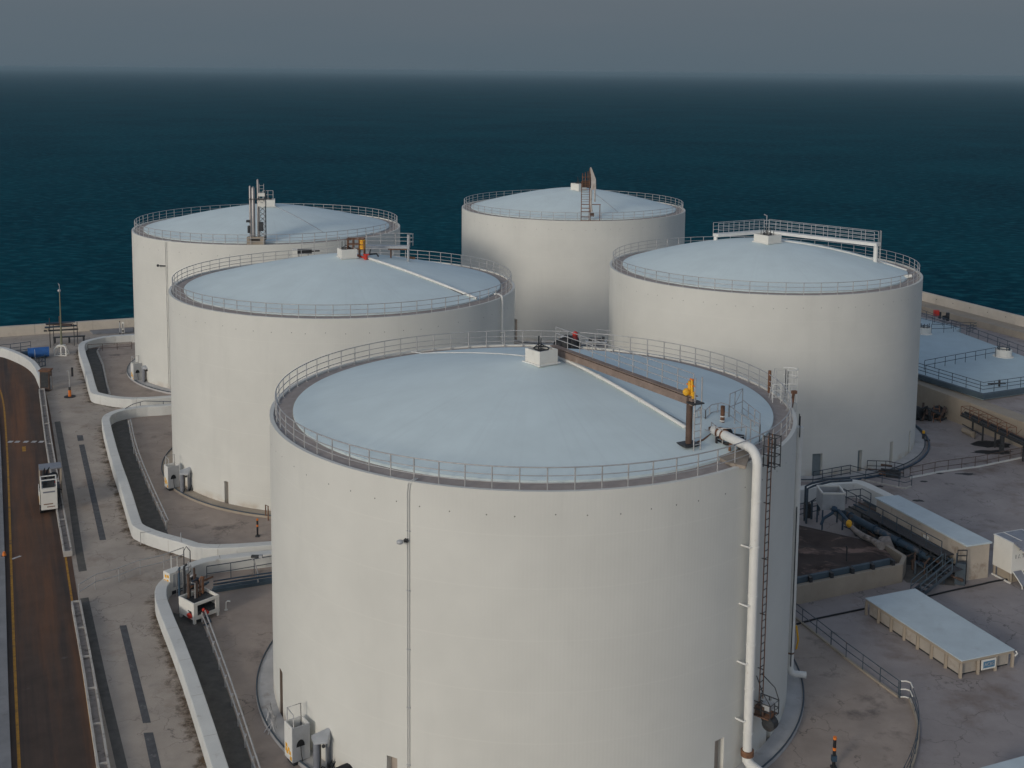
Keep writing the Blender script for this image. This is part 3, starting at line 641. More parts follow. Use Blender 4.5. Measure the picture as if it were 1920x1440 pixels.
low = Vector((top.x, top.y, 1.25)); od = Vector((math.cos(a1), math.sin(a1), 0)); od2 = Vector((.55, -.84, 0))
MB().tube([low + UP * .05, low - UP * .25], .34, 18).obj('flange', M_rust, BP)
MB().tube([low - UP * .25, low - UP * .5, low - UP * .66 + od2 * .25, low - UP * .7 + od2 * .7, low - UP * .7 + od2 * 1.1, low - UP * 1.0 + od2 * 1.3, low - UP * 1.25 + od2 * 1.32], .27, 16).obj('elbow', M_white, BP)
MB().tube([e0 + d1 * .55, e0 + d1 * .62], .31, 16).obj('band', M_rust, BP); MB().tube([e0 + d1 * .95, e0 + d1 * 1.0], .305, 16).obj('band', M_rust, BP)
RP = thing('roof_platform', 'railed platform with black gear under the white elbow pipe, nearest tank', 'platform', G(1360, 835, zt))
zp = zt + .12
dk = [G(x, y, zp) for x, y in ((1308, 838), (1338, 812), (1410, 842), (1398, 874), (1370, 868))]
MB().prism([(p.x, p.y) for p in dk], zt - .04, zp).obj('plank_deck', mat('weathered_planks', (.33, .28, .23), .9, .15, 2.0, stain=[((.2, .16, .13), 1.2, .55, .1, .6, (4, 1, 1))]), RP)
zq = zp + .0
def PR(l, z): return [G(x, y, z) for x, y in l]
mb = rail_mb(PR([(1322, 806), (1333, 795), (1351, 791), (1366, 796)], zq), 1.1, (1, .6, .3), .9, .026)
rail_mb(PR([(1366, 796), (1385, 812), (1424, 834)], zq), 1.1, (1, .55), 1.0, .026, mb=mb)
rail_mb(PR([(1333, 826), (1346, 838), (1370, 838), (1398, 835)], zq), 1.0, (1, .5), .7, .028, mb=mb)
mb.obj('railing', M_grail, RP)
mb = MB(); g0, g1 = G(1367, 796, zq), G(1391, 785, zq)
for z in (.1, 1.0, 1.75): mb.tube([g0 + UP * z, g1 + UP * z], .026, 6)
for f_ in (0, .4, 1): mb.tube([g0.lerp(g1, f_), g0.lerp(g1, f_) + UP * 1.75], .028, 6)
mb.tube([g0.lerp(g1, .4) + UP * 1.0, g1 + UP * 1.75], .02, 6); mb.obj('gate_frame', M_grail, RP)
pp = G(1354, 806, zq); mb = MB(); mb.tube([pp, pp + UP * 1.35], .12, 10)
mb.obj('rusty_post', M_rust, RP)
for z in (.5, .75): MB().tube([pp + UP * z, pp + UP * (z + .06)], .15, 10).obj('post_band', M_white, RP)
mb = MB(); mb.box(G(1352, 826, zq) + UP * .25, (.55, .5, .5), .4); mb.box(G(1377, 829, zq) + UP * .2, (.9, .5, .4), -.5); mb.ball(G(1364, 822, zq) + UP * .3, .28); mb.tube(PR([(1341, 826), (1362, 832), (1390, 834), (1403, 845)], zq + .2), .09, 8); mb.obj('valve_gear', M_black, RP)
mb = MB(); mb.tube(PR([(1290, 828), (1312, 834), (1330, 826), (1345, 817)], zq + .1), .07, 8); mb.tube(PR([(1300, 832), (1318, 825), (1336, 812)], zq + .35), .05, 8); mb.ball(G(1306, 826, zq) + UP * .25, .17); mb.obj('red_pipework', M_rust, RP)
mb = rail_mb(PR([(1300, 812), (1312, 800), (1322, 806)], zq), 1.1, (1, .6, .3), .7, .026); rail_mb(PR([(1391, 785), (1424, 812), (1424, 834)], zq), 1.1, (1, .6, .3), .9, .026, mb=mb); mb.tube(PR([(1322, 806), (1345, 812)], zq + .6), .03, 6); mb.obj('side_railing', M_grail, RP)
for i_, (x_, y_, h_) in enumerate(((1343, 838, .5), (1368, 846, .35), (1385, 843, .45), (1330, 822, .6))): MB().tube([G(x_, y_, zq), G(x_, y_, zq) + UP * h_, G(x_, y_, zq) + UP * h_ + Vector((.35, .1, .05))], .07, 8).obj('stub_pipe', [M_black, M_rust, M_dark, M_brown][i_], RP)
MB().cyl(G(1303, 823, zq), .16, .45, 12).obj('white_bottle', M_white, RP)
# black ladder and service basket
a2 = wang('F', 1421, 8); L_ = thing('wall_ladder', 'long dark ladder beside the thick white pipe on nearest tank', 'ladder', WP('F', a2, 3, .35)); tx = Vector((-math.sin(a2), math.cos(a2), 0))
mb = MB()
for s_ in (-.2, .2): mb.tube([WP('F', a2, 3.4, .35) + tx * s_, WP('F', a2, zt + 1.25, .35) + tx * s_], .03, 6)
mb.obj('stringers', M_rust, L_); mb = MB(); z = 3.6
while z < zt + 1.2: mb.tube([WP('F', a2, z, .35) - tx * .2, WP('F', a2, z, .35) + tx * .2], .022, 6); z += .42
mb.obj('rungs', M_dark, L_)
mb = MB()
for z in (5, 8, 11, 14): mb.tube([WP('F', a2, z, 0) + tx * .2, WP('F', a2, z, .35) + tx * .2], .025, 6)
mb.obj('standoff', M_dark, L_)
mb = MB()                                                # open cage of bars at the rim
for z in (zt - .3, zt + .25, zt + .7, zt + 1.2): mb.tube([WP('F', a2, z, .1) - tx * .28, WP('F', a2, z, .8) - tx * .28, WP('F', a2, z, .8) + tx * .28, WP('F', a2, z, .1) + tx * .28], .03, 6)
for o_ in (.15, .45, .8):
    for s_ in (-.28, .28): mb.tube([WP('F', a2, zt - .4, o_) + tx * s_, WP('F', a2, zt + 1.25, o_) + tx * s_], .028, 6)
mb.obj('cage', M_dark, L_)
BK = thing('service_basket', 'rusty service basket with dark motor hanging at foot of wall ladder', 'basket', WP('F', a2, 2.4, .7)); c0 = lambda u, v, z: WP('F', a2, z, v) + tx * u
mb = MB()
for z in (2.75, 3.1, 3.5):
    mb.tube([c0(-.45, .1, z), c0(-.45, 1.15, z), c0(.45, 1.15, z), c0(.45, .1, z)], .03, 6)
for u, v in ((-.45, .1), (-.45, .6), (-.45, 1.15), (0, 1.15), (.45, 1.15), (.45, .6), (.45, .1)): mb.tube([c0(u, v, 2.75), c0(u, v, 3.5)], .028, 6)
mb.tube([c0(.45, .1, 4.6), c0(.45, .9, 4.1), c0(.45, 1.15, 3.5)], .028, 6); mb.tube([c0(-.1, .1, 4.7), c0(-.3, .6, 4.0), c0(-.45, 1.15, 3.5)], .028, 6)
mb.obj('frame', M_dark, BK)
MB().box(c0(0, .62, 2.74), (.9, 1.0, .05), a2).obj('floor', M_rust, BK); MB().box(c0(.05, .72, 3.2), (.5, .6, .3), a2).obj('case', M_lgrey, BK); MB().box(c0(-.1, .45, 3.0), (.5, .5, .45), a2).obj('crate', M_brown, BK)
mb = MB(); mb.tube([c0(-.2, .9, 2.3), c0(.3, .9, 2.3)], .36, 16); mb.tube([c0(-.1, .6, 2.55), c0(.1, .6, 2.2)], .15, 10); mb.obj('motor', M_dark, BK)
# caged ladder on the right rim
a3 = R_(6); C_ = thing('ladder_cage', 'white hooped ladder cage at the right rim of nearest tank', 'ladder cage', WP('F', a3, zt, .4)); tx = Vector((-math.sin(a3), math.cos(a3), 0)); od = Vector((math.cos(a3), math.sin(a3), 0))
mb = MB()
for z in (-.9, -.35, .2, .75, 1.3, 1.75): mb.tube([WP('F', a3, zt + z, .12) + tx * .42 * math.cos(q * math.pi / 8) + od * .75 * math.sin(q * math.pi / 8) for q in range(9)], .03, 6)
for q in (1, 3, 5, 7): mb.tube([WP('F', a3, zt + z, .12) + tx * .42 * math.cos(q * math.pi / 8) + od * .75 * math.sin(q * math.pi / 8) for z in (-.9, 1.75)], .024, 6)
mb.obj('hoops', M_white, C_)
mb = MB()
for s_ in (-.2, .2): mb.tube([WP('F', a3, zt - 9, .2) + tx * s_, WP('F', a3, zt + 1.7, .2) + tx * s_, WP('F', a3, zt + 1.75, -.5) + tx * s_, WP('F', a3, zt - .1, -.8) + tx * s_], .03, 6)
z = zt - 9
while z < zt + .1: mb.tube([WP('F', a3, z, .2) - tx * .2, WP('F', a3, z, .2) + tx * .2], .02, 6); z += .4
mb.obj('ladder', M_grail, C_)
gate = [WP('F', a3 - .06, zt - .1, -.9), WP('F', a3 - .055, zt - .1, .1)]
rail_mb(gate, 1.15, (1, .66, .33), .5, .028).obj('gate', M_white, C_)
mb = MB(); mb.tube([WP('F', a3 - .10, zt - .2, .1), WP('F', a3 - .10, zt + .75, .2)], .09, 8); mb.box(WP('F', a3 - .1, zt + .75, .22), (.3, .2, .18), .3); mb.obj('bracket', M_rust, C_)
MB().tube([WP('F', a3 + .10, zt - .1, -.3), WP('F', a3 + .10, zt + 1.3, -.3)], .1, 8).obj('rusty_post', M_rust, C_)
# second downpipe at the right edge
a4 = wang('F', 1483, 9); DP = thing('downpipe', 'slender white pipe down right edge of nearest tank, ending in elbow', 'pipe', WP('F', a4, 0, .35))
odp = Vector((math.cos(a4), math.sin(a4), 0)); b_ = WP('F', a4, 0, .24)
MB().tube([b_ + UP * (zt - .95), b_ + UP * 8, b_ + UP * 1.0, b_ + UP * .72 + odp * .08, b_ + UP * .62 + odp * .25, b_ + UP * .6 + odp * .95], .2, 14).obj('pipe_run', M_white, DP)
MB().tube([b_ + UP * (zt - 1.0), b_ + UP * (zt - .75)], .24, 14).obj('cap', M_white, DP)
for z in (1.9, 5.2, 8.8, 12.2): MB().tube([b_ + UP * z, b_ + UP * (z + .1)], .205, 14).obj('collar', M_white if z > 2 else M_rust, DP)
mb = MB()
for s_ in (-.25, .25): q = Vector((-math.sin(a4), math.cos(a4), 0)) * s_; mb.tube([b_ + q + UP * (zt - .05), b_ + q + UP * (zt - 1.3)], .03, 6)
q = Vector((math.sin(a4), -math.cos(a4), 0)) * .26; mb.tube([b_ + q + UP * 11, b_ + q + UP * 1.2], .03, 6); mb.obj('cable', M_dark, DP)
# front conduits and wall lamps
def conduit(k, px, z0, label, n=2, r=.022, arm=None, sp=.007):
    X, Y, R, zt = TK[k]; a = wang(k, px, 8); t = thing('wall_conduit', label, 'conduit', WP(k, a, z0, .06))
    for i in range(n):
        ai = a + i * sp; MB().tube([WP(k, ai + .012, zt + .02, -.5), WP(k, ai + .012, zt + .05, -.1), WP(k, ai + .003, zt - .1, .07), WP(k, ai, zt - .5, .06), WP(k, ai, z0, .06)], r, 6).obj('conduit_tube', M_white, t)
    for z in range(2, int(zt), 3): MB().box(WP(k, a + sp * .5 * (n - 1), z, .03), (.06, .22, .05), a).obj('clip', M_lgrey, t)
    return a
a = conduit('F', 764, .3, 'pair of thin conduits down the front of the nearest tank')
zl = 13.55; t = thing('wall_lamp', 'small grey floodlight on the front conduits of nearest tank', 'lamp', WP('F', a, zl, .1)); tx = Vector((math.sin(a), -math.cos(a), 0)) * -1
mb = MB(); mb.tube([WP('F', a, zl, .05), WP('F', a, zl, .3)], .04, 8); mb.box(WP('F', a, zl, .1), (.2, .2, .14), a); mb.obj('arm', M_dark, t); mb = MB(); mb.ball(WP('F', a - .012, zl, .42), .17, 12, 0, .7); mb.obj('lamp_head', M_lgrey, t)
a = conduit('A', 314, .3, 'thin conduit on the wall of the farthest left tank', 2, .03, sp=.014)
t = thing('wall_lamp', 'tiny dark floodlight bracket on wall of the farthest left tank', 'lamp', WP('A', a, 14.2, .1)); mb = MB(); mb.tube([WP('A', a, 14.2, .05), WP('A', a - .04, 14.2, .35)], .07, 8); mb.obj('arm', M_dark, t); MB().ball(WP('A', a - .055, 14.2, .4), .15).obj('lamp_head', M_dark, t)
a = wang('B', 938, 14); t = thing('downpipe', 'white pipe over the right rim of the second tank', 'pipe', WP('B', a, 8, .2)); ztb = TK['B'][3]
MB().tube([WP('B', a, ztb + .3, -.6), WP('B', a, ztb + .35, -.2), WP('B', a, ztb + .2, .12), WP('B', a, ztb - .2, .2), WP('B', a, 0.3, .2)], .085, 10).obj('pipe_run', M_white, t)
for z in (ztb - 3.0, ztb - 3.4): MB().box(WP('B', a, z, .2), (.3, .35, .1), a).obj('flange', M_white, t)

# --- dark tarp covered gear and rack at the back rim of the nearest tank
X, Y, R, zt = TK['F']
p0 = G(1062, 652, zt - .05); t = thing('covered_pump', 'black covered pump with red domed cap at back rim of nearest tank', 'pump', p0)
mb = MB(); N_ = 12
for (x, w, h) in ((-.75, .25, .3), (-.45, .5, .7), (0, .6, 1.0), (.45, .55, .95), (.7, .35, .6)): mb.lathe(p0 + Vector((x, 0, -.05)), [(w, 0), (w * .95, h * .6), (w * .6, h * .92), (.001, h)], N_, 0)
mb.obj('cover', M_black, t); MB().tube([p0 + Vector((.0, -.35, .9)), p0 + Vector((-.3, -.5, .92)), p0 + Vector((-.45, -.45, .85))], .05, 6).obj('pale_strap', M_lgrey, t)
pc = G(1078, 652, zt); MB().cyl(pc - UP * .05, .2, .95, 12).obj('stem', mat('dark_red_paint', (.16, .02, .02), .6, .2, 3), t); MB().ball(pc + UP * 1.02, .2, 14, 0, .9).obj('cap', M_red, t)
p0 = G(1118, 640, zt + .45); t = thing('gear_rack', 'low grey rack holding dark gear at back rim, right of red cap', 'rack', p0)
MB().box(p0, (1.5, .6, .08), -.1).obj('shelf', M_lgrey, t); mb = MB(); mb.box(p0 + Vector((-.1, 0, .14)), (.9, .35, .2), -.1); mb.box(p0 + Vector((.5, 0, .18)), (.2, .3, .3), -.1); mb.obj('gear', M_dark, t)
mb = MB()
for x, y in ((-.65, -.2), (.65, -.2), (-.65, .2), (.65, .2)): mb.tube([p0 + Vector((x, y, 0)), p0 + Vector((x, y, -.52))], .03, 6)
for x in (.1, .8): mb.tube([p0 + Vector((x, .25, 0)), p0 + Vector((x, .25, .8))], .022, 6)
mb.tube([p0 + Vector((0, .25, .8)), p0 + Vector((.95, .25, .74))], .03, 6); mb.obj('legs', M_grail, t)

# --- second tank (left middle): red frame, yellow drum, grey bridge, open bin
X, Y, R, zt = TK['B']; p0 = GR('B', 668, 482); t = thing('drum_stand', 'red brown pipe frame at the top of the second tank roof', 'frame', p0)
mb = MB()
for x in (-.75, -.25, .3, .75):
    for y in (-.4, .4): mb.tube([p0 + Vector((x, y, -.1)), p0 + Vector((x, y, 1.75 if x < .7 else 1.55))], .05, 8)
for z in (.75, 1.2, 1.7):
    for y in (-.4, .4): mb.tube([p0 + Vector((-.75, y, z)), p0 + Vector((.75, y, z))], .045, 8)
    for x in (-.75, .75): mb.tube([p0 + Vector((x, -.4, z)), p0 + Vector((x, .4, z))], .045, 8)
mb.obj('posts', M_rust, t)
mb = MB(); rp2 = roof_pts('B', (668, 480), (686, 487), .12, 4); mb.tube(rp2, .09, 8); e_ = rp2[-1]; mb.cyl(e_ - UP * .1, .17, .5, 10); mb.tube([e_ + Vector((-.25, 0, .35)), e_ + Vector((.3, 0, .35))], .07, 8); mb.obj('red_valve', M_red, t)
mb = MB(); mb.tube([e_ + Vector((.2, .4, .3)), e_ + Vector((.9, .6, .35)), e_ + Vector((1.1, .5, .1))], .08, 8); mb.tube([e_ + Vector((.3, .3, .3)), e_ + Vector((.4, .2, .8))], .06, 6); mb.tube([p0 + Vector((-.9, .3, 1.6)), p0 + Vector((-.5, .2, 1.6))], .1, 8); mb.obj('dark_valves', M_dark, t)
t = thing('drum', 'bright yellow drum in the red frame on second tank roof', 'drum', p0 + Vector((.55, -.1, .8)))
mb = MB(); mb.cyl(p0 + Vector((.55, -.12, .78)), .3, .85, 18); mb.obj('body', M_yel, t)
for z in (.95, 1.2, 1.45): MB().tube([p0 + Vector((.55, -.12, z)), p0 + Vector((.55, -.12, z + .04))], .325, 18).obj('band', M_orange, t)
zb = zfor(*GR('B', 770, 488)[:2], 460); s0, s1 = G(686, 462, zb), G(768, 463, zb); t = thing('walkway_bridge', 'short grey railed bridge behind the yellow drum on second tank', 'bridge', s1)
MB().bar(s0, s1, .9, .22).obj('deck', M_lgrey, t)
railing('', '', '', [s0 + UP * .12 + Vector((0, .42, 0)), s1 + UP * .12 + Vector((0, .42, 0))], M_grail, 1.1, (1, .66, .33), 1.2, .03, parent=t)
railing('', '', '', [s1 + UP * .12 + Vector((0, -.42, 0)), s1 + UP * .12 + Vector((.35, .1, 0)), s1 + UP * .12 + Vector((0, .42, 0))], M_grail, 1.1, (1, .66, .33), .5, .03, parent=t)
MB().tube([s1 + Vector((-.1, -.3, 1.2)), Vector((s1.x - .1, s1.y - .3, zt - .1))], .11, 10).obj('column', M_lgrey, t)
mb = MB(); mb.bar(s1 + Vector((-.2, 0, -.2)), s1 + Vector((-2.0, 0, -.2)), .5, .12); mb.tube([s1 + Vector((-1.75, 0, -.2)), Vector((s1.x - 1.75, s1.y, zt))], .07, 8); mb.tube([s1 + Vector((-.3, .2, -1.0)), s1 + Vector((.5, .2, -1.1))], .12, 8); mb.obj('rusty_bracing', M_rust, t)
p0 = G(553, 472, zt + .45); t = thing('open_bin', 'white open bin with black inside at left back rim, second tank', 'bin', p0)
MB().box(p0 - UP * .1, (.5, .8, .75), .2).obj('white_end', M_whitebox, t); mb = MB(); mb.box(p0 + Vector((1.0, .15, .02)), (1.5, .7, .45), .12); mb.tube([p0 + Vector((.6, -.25, .1)), p0 + Vector((1.6, .0, .05)), p0 + Vector((2.6, .2, .1))], .08, 8); mb.obj('black_trough', M_black, t)
mb = MB()
for x in (.4, 1.4): mb.tube([p0 + Vector((x, .1, -.2)), p0 + Vector((x, .1, -.6))], .05, 6)
mb.obj('legs', M_grail, t)
rail_mb([p0 + Vector((.6, .5, -.3)), p0 + Vector((4.6, 1.0, .1))], 1.4, (1, .7, .4), 1.3, .026).obj('railing', M_grail, t)

# --- farthest left tank: silver pipes; farthest back tank: ladder tower
X, Y, R, zt = TK['A']; a = wang('A', 479, zt); o_ = WP('A', a, zt - .1, -.8); t = thing('pipe_tower', 'silver upright pipes with ladder on front rim of farthest left tank', 'pipes', o_)
for dx, dy, r, h in ((-.25, 0, .2, 6.4), (-.62, .15, .12, 6.5), (.2, .3, .12, 7.2)):
    mb = MB(); mb.tube([o_ + Vector((dx, dy, .9)), o_ + Vector((dx, dy, h - r)), o_ + Vector((dx, dy, h))], [r, r, r * .35], 14); mb.obj('silver_pipe', M_steel, t)
mb = MB(); mb.bar(o_ + Vector((1.05, .2, .6)), o_ + Vector((1.05, .2, 6.0)), .1); mb.obj('dark_post', M_dark, t)
mb = MB(); z = .9
for x in (.4, .9): mb.tube([o_ + Vector((x, .1, .5)), o_ + Vector((x, .1, 6.7))], .03, 6)
while z < 6.5: mb.tube([o_ + Vector((.4, .1, z)), o_ + Vector((.9, .1, z))], .022, 6); z += .35
mb.tube([o_ + Vector((.4, .1, 5.0)), o_ + Vector((.4, -.5, 4.7)), o_ + Vector((.9, -.5, 4.7)), o_ + Vector((.9, .1, 5.0))], .025, 6); mb.obj('ladder', M_grail, t)
mb = MB(); mb.box(o_ + Vector((.65, .3, 4.6)), (.8, .6, .75)); mb.box(o_ + Vector((.65, .3, 5.5)), (.7, .5, .35)); mb.obj('platform_box', M_whitebox, t); MB().box(o_ + Vector((.2, .1, 5.05)), (1.9, .8, .06)).obj('landing', M_dark, t)
mb = MB(); mb.box(o_ + Vector((0, 0, .45)), (1.9, .7, .9)); mb.obj('plinth', M_beige, t); MB().box(o_ + Vector((-.05, -.36, .6)), (1.1, .03, .25)).obj('slot', M_hole, t)
mb = MB()
for i in range(7): mb.tube([o_ + Vector((.35, .35, .9 + i * .55)), o_ + Vector((1.0, .35, 1.45 + i * .55))], .03, 6); mb.tube([o_ + Vector((1.0, .35, .9 + i * .55)), o_ + Vector((.35, .35, 1.45 + i * .55))], .03, 6)
for x in (.35, 1.0): mb.tube([o_ + Vector((x, .35, .5)), o_ + Vector((x, .35, 5.0))], .045, 6)
mb.obj('lattice', M_dark, t)
for c_, d_ in (((-.85, 0, 2.6), (.35, .3, .25)), ((-.8, 0, 1.7), (.2, .2, .8)), ((.5, .2, 2.0), (.5, .3, 1.0))): MB().box(o_ + Vector(c_), d_).obj('valve', M_dark, t)
X, Y, R, zt = TK['C']; a = wang('C', 1107, zt); o_ = WP('C', a, zt - .1, -.55); t = thing('ladder_tower', 'rusty ladder tower with white curved chute on farthest back tank', 'ladder tower', o_)
mb = MB()
for x, h in ((-1.15, 5.3), (-.1, 7.0), (.05, 3.2)): mb.tube([o_ + Vector((x, 0, 0)), o_ + Vector((x, 0, h))], .055, 8)
mb.tube([o_ + Vector((1.3, 0, 0)), o_ + Vector((1.3, 0, 2.3))], .05, 8)
for x0, x1, z in ((-1.15, 1.3, .1), (-1.15, 0, .6), (-1.15, 0, 1.3), (-1.15, 1.4, 2.25), (-1.15, 0, 1.75)): mb.bar(o_ + Vector((x0, 0, z)), o_ + Vector((x1, 0, z)), .1)
z = 2.6
while z < 5.2: mb.tube([o_ + Vector((-1.15, 0, z)), o_ + Vector((-.1, 0, z))], .03, 6); z += .32
for x in (-1.0, -.65, -.3, .0):
    mb.tube([o_ + Vector((x, .6, 4.6)), o_ + Vector((x, .6, 6.7 + x * .4))], .05, 6); mb.tube([o_ + Vector((x, .1, 4.6)), o_ + Vector((x, .1, 6.3 + x * .5))], .045, 6)
for z in (5.2, 5.8): mb.tube([o_ + Vector((-1.1, .6, z)), o_ + Vector((0, .6, z))], .05, 6)
mb.obj('frame', M_rust, t)
MB().box(o_ + Vector((-.55, .6, 4.9)), (1.0, .5, .9)).obj('machine_box', M_brown, t); MB().box(o_ + Vector((.3, .2, .9)), (.5, .4, .5)).obj('machine_box', M_brown, t)
mb = MB()
prof = [(.0, 7.1), (.25, 6.9), (.55, 6.2), (.72, 5.5), (.75, 4.3), (.2, 4.3), (.05, 5.4)]
mb.hexa([o_ + Vector((.1, .0, 4.2)), o_ + Vector((.75, .0, 4.2)), o_ + Vector((.75, .5, 4.2)), o_ + Vector((.1, .5, 4.2))], [o_ + Vector((.1, 0, 5.6)), o_ + Vector((.7, 0, 5.6)), o_ + Vector((.7, .5, 5.6)), o_ + Vector((.1, .5, 5.6))])
mb.hexa([o_ + Vector((.1, .0, 5.6)), o_ + Vector((.7, .0, 5.6)), o_ + Vector((.7, .5, 5.6)), o_ + Vector((.1, .5, 5.6))], [o_ + Vector((-.05, 0, 7.1)), o_ + Vector((.1, 0, 7.1)), o_ + Vector((.1, .5, 7.1)), o_ + Vector((-.05, .5, 7.1))])
mb.tube([o_ + Vector((.12, -.02, 4.2)), o_ + Vector((.1, -.02, 2.2)), o_ + Vector((.25, -.02, 1.3))], .14, 10); mb.tube([o_ + Vector((.6, 0, 4.2)), o_ + Vector((.62, 0, 2.6))], .1, 10)
mb.obj('chute', mat('weathered_chute', (.50, .46, .42), .7, .12, 2, stain=[((.26, .17, .12), 1.5, .56, .1, .6)]), t)
# --- right tank: white bridge
X, Y, R, zt = TK['D']; foot = GR('D', 1641, 491); zb = zfor(foot.x, foot.y, 458); E1 = Vector((foot.x, foot.y, zb)); Mid = G(1437, 434, zb); E0 = G(1342, 441, zb)
t = thing('walkway_bridge', 'long white railed bridge on two posts over the right tank roof', 'bridge', foot)
MB().bar(E0, Mid, .9, .3).obj('deck', M_white, t); MB().bar(Mid, E1 + (E1 - Mid).normalized() * .3, .9, .3).obj('deck', M_white, t)
MB().tube([foot - UP * .1, E1 - UP * .1], .22, 14).obj('column', M_white, t); MB().tube([Vector((E0.x, E0.y, zt - .1)), E0 - UP * .1], .2, 14).obj('column', M_white, t)
for l, r_ in ((E0, Mid), (Mid, E1)):
    n_ = Vector((-(r_ - l).y, (r_ - l).x, 0)).normalized() * .42
    for s_ in (1, -1): railing('', '', '', [l + n_ * s_ + UP * .16, r_ + n_ * s_ + UP * .16], M_lgrey, 1.1, (1, .66, .33), 1.35, .028, parent=t)
mb = MB(); mb.tube([Mid + UP * .2, Mid + UP * 1.7, Mid + UP * 1.8 + Vector((-.3, 0, 0))], .05, 8); mb.obj('lamp_arm', M_lgrey, t)
mb = MB(); lad = E1 + (E1 - Mid).normalized() * .45
for s_ in (-.18, .18): mb.tube([Vector((lad.x, lad.y + s_, zt)), Vector((lad.x, lad.y + s_, zb + 1.4))], .03, 6)
for i in range(6): mb.tube([Vector((lad.x, lad.y - .18, zt + .3 + i * .4)), Vector((lad.x, lad.y + .18, zt + .3 + i * .4))], .02, 6)
mb.obj('ladder', M_grail, t)
p0 = G(1703, 522, zt); t = thing('gutter_valve', 'small pale valve drum lying in gutter at right rim of right tank', 'valve', p0)
MB().tube([p0 + Vector((-.35, 0, .2)), p0 + Vector((.3, 0, .2))], .2, 12).obj('body', M_whitebox, t); MB().tube([p0 + Vector((0, 0, .2)), p0 + Vector((0, 0, .55))], .08, 8).obj('stem', M_dark, t)

# ================================================================== left side of the site
# concrete trough kerbs along the road
def trough(label, px, w=.62):
    pts = resamp(gp(px), 14); t = thing('trough_kerb', label, 'kerb', pts[0], 0, 'concrete trough kerbs along the road')
    r1 = offset(pts, -w); mb = MB(); strip_wall(mb, pts, offset(pts, -.11), -.02, .42); strip_wall(mb, offset(pts, -w + .11), r1, -.02, .42)
    for e_ in (0, -1):
        a, b = pts[e_], r1[e_]; mb.bar(Vector((a.x, a.y, .2)), Vector((b.x, b.y, .2)), .12, .44)
    mb.obj('rim', M_trough, t)
    strip_wall(MB(), offset(pts, -.1), offset(pts, -w + .1), 0, .27).obj('fill', M_soil, t)
    for p, q in list(zip(pts, r1))[2:-1:2]: MB().bar(lerp(p, q, .15) + UP * .33, lerp(p, q, .85) + UP * .33, .1, .12).obj('cross_rib', M_trough, t)
trough('long concrete trough kerb beside the truck, upper one along the road', [(84, 735), (97, 828), (122, 968), (136, 1042)])
trough('long concrete trough kerb running off the bottom left corner, nearest along road', [(152, 1136), (175, 1256), (205, 1440), (240, 1620)])
# curved barrier wall at the bend
bw = chaikin(gp([(-70, 664), (0, 668), (20, 675), (46, 687), (64, 702), (74, 728)]), 2)
tag(strip_wall(MB(), offset(bw, .6), bw, -.05, 1.15).obj('barrier_wall', M_bund, None, .05), 'curved white concrete barrier wall at the bend of the road', 'barrier')
# brown cabinet
p = G(84, 734); t = thing('cabinet', 'tall dark brown cabinet with tiled lid at the end of the barrier', 'cabinet', p)
MB().box(p + UP * 1.15 + Vector((0, .45, 0)), (1.05, .9, 2.3)).obj('body', M_brown, t, .03); MB().box(p + UP * 2.36 + Vector((0, .45, 0)), (1.25, 1.1, .13)).obj('lid', M_rust, t); MB().box(p + Vector((.56, .4, .9)), (.06, .3, 1.5)).obj('side_panel', M_lgrey, t)
MB().box(p + Vector((0, -.01, 1.3)), (.85, .04, 1.7)).obj('door', M_dark, t)
# signal post with orange base
p = G(131, 744); t = thing('signal_post', 'thin curved post with orange base on a round dark plate', 'post', p)
MB().cyl(p, .62, .06, 20).obj('base_plate', M_black, t); MB().cyl(p + UP * .06, .16, .7, 12).obj('orange_base', M_orange, t); MB().cyl(p + UP * .76, .13, .35, 10).obj('collar', M_dark, t)
MB().tube([p + UP * 1.1, p + Vector((0, 0, 2.6)), p + Vector((-.05, 0, 2.95)), p + Vector((-.25, 0, 2.9))], .045, 8).obj('pole', M_grail, t)
MB().box(p + Vector((.28, .2, 2.75)), (.2, .12, 1.0)).obj('dark_sign', M_black, t)
# light mast on lattice foot
p = G(116, 666); t = thing('light_mast', 'tall slim light mast on white arched foot, seen against the sea', 'lamp post', p)
mb = MB()
for x in (-.75, .1, .75): mb.tube([p + Vector((x, -.5, 0)), p + Vector((x * .95, -.5, .9)), p + Vector((x * .6, -.2, 1.2))], .09, 8)
for y in (-.5, .5): mb.tube([p + Vector((-.75, y, .06)), p + Vector((.75, y, .06))], .09, 8)
mb.tube([p + Vector((-.55, -.2, 1.2)), p + Vector((.55, -.2, 1.2))], .09, 8)
for x in (-.75, .75): mb.tube([p + Vector((x, .5, 0)), p + Vector((x * .6, .1, 1.2))], .09, 8)
mb.obj('foot', M_whitebox, t); MB().box(p + Vector((0, 0, 1.3)), (.8, .7, .12)).obj('top_plate', M_whitebox, t)
MB().tube([p + UP * 1.35, p + UP * 3.2, p + UP * 8.2], [.16, .1, .055], 10).obj('pole', mat('olive_pole_paint', (.20, .20, .13), .6), t)
MB().tube([p + UP * 4.0 + Vector((-.12, 0, 0)), p + UP * 5.0 + Vector((-.12, 0, 0))], .1, 8).obj('control_box', M_brown, t)
MB().ball(p + UP * 8.25 + Vector((-.04, 0, 0)), .2, 12).obj('lamp_head', M_lgrey, t); mb = MB(); mb.tube([p + UP * 8.4, p + UP * 9.1], .03, 6); mb.tube([p + UP * 8.8, p + UP * 9.2 + Vector((-.15, 0, 0))], .03, 6); mb.obj('antenna', M_lgrey, t)
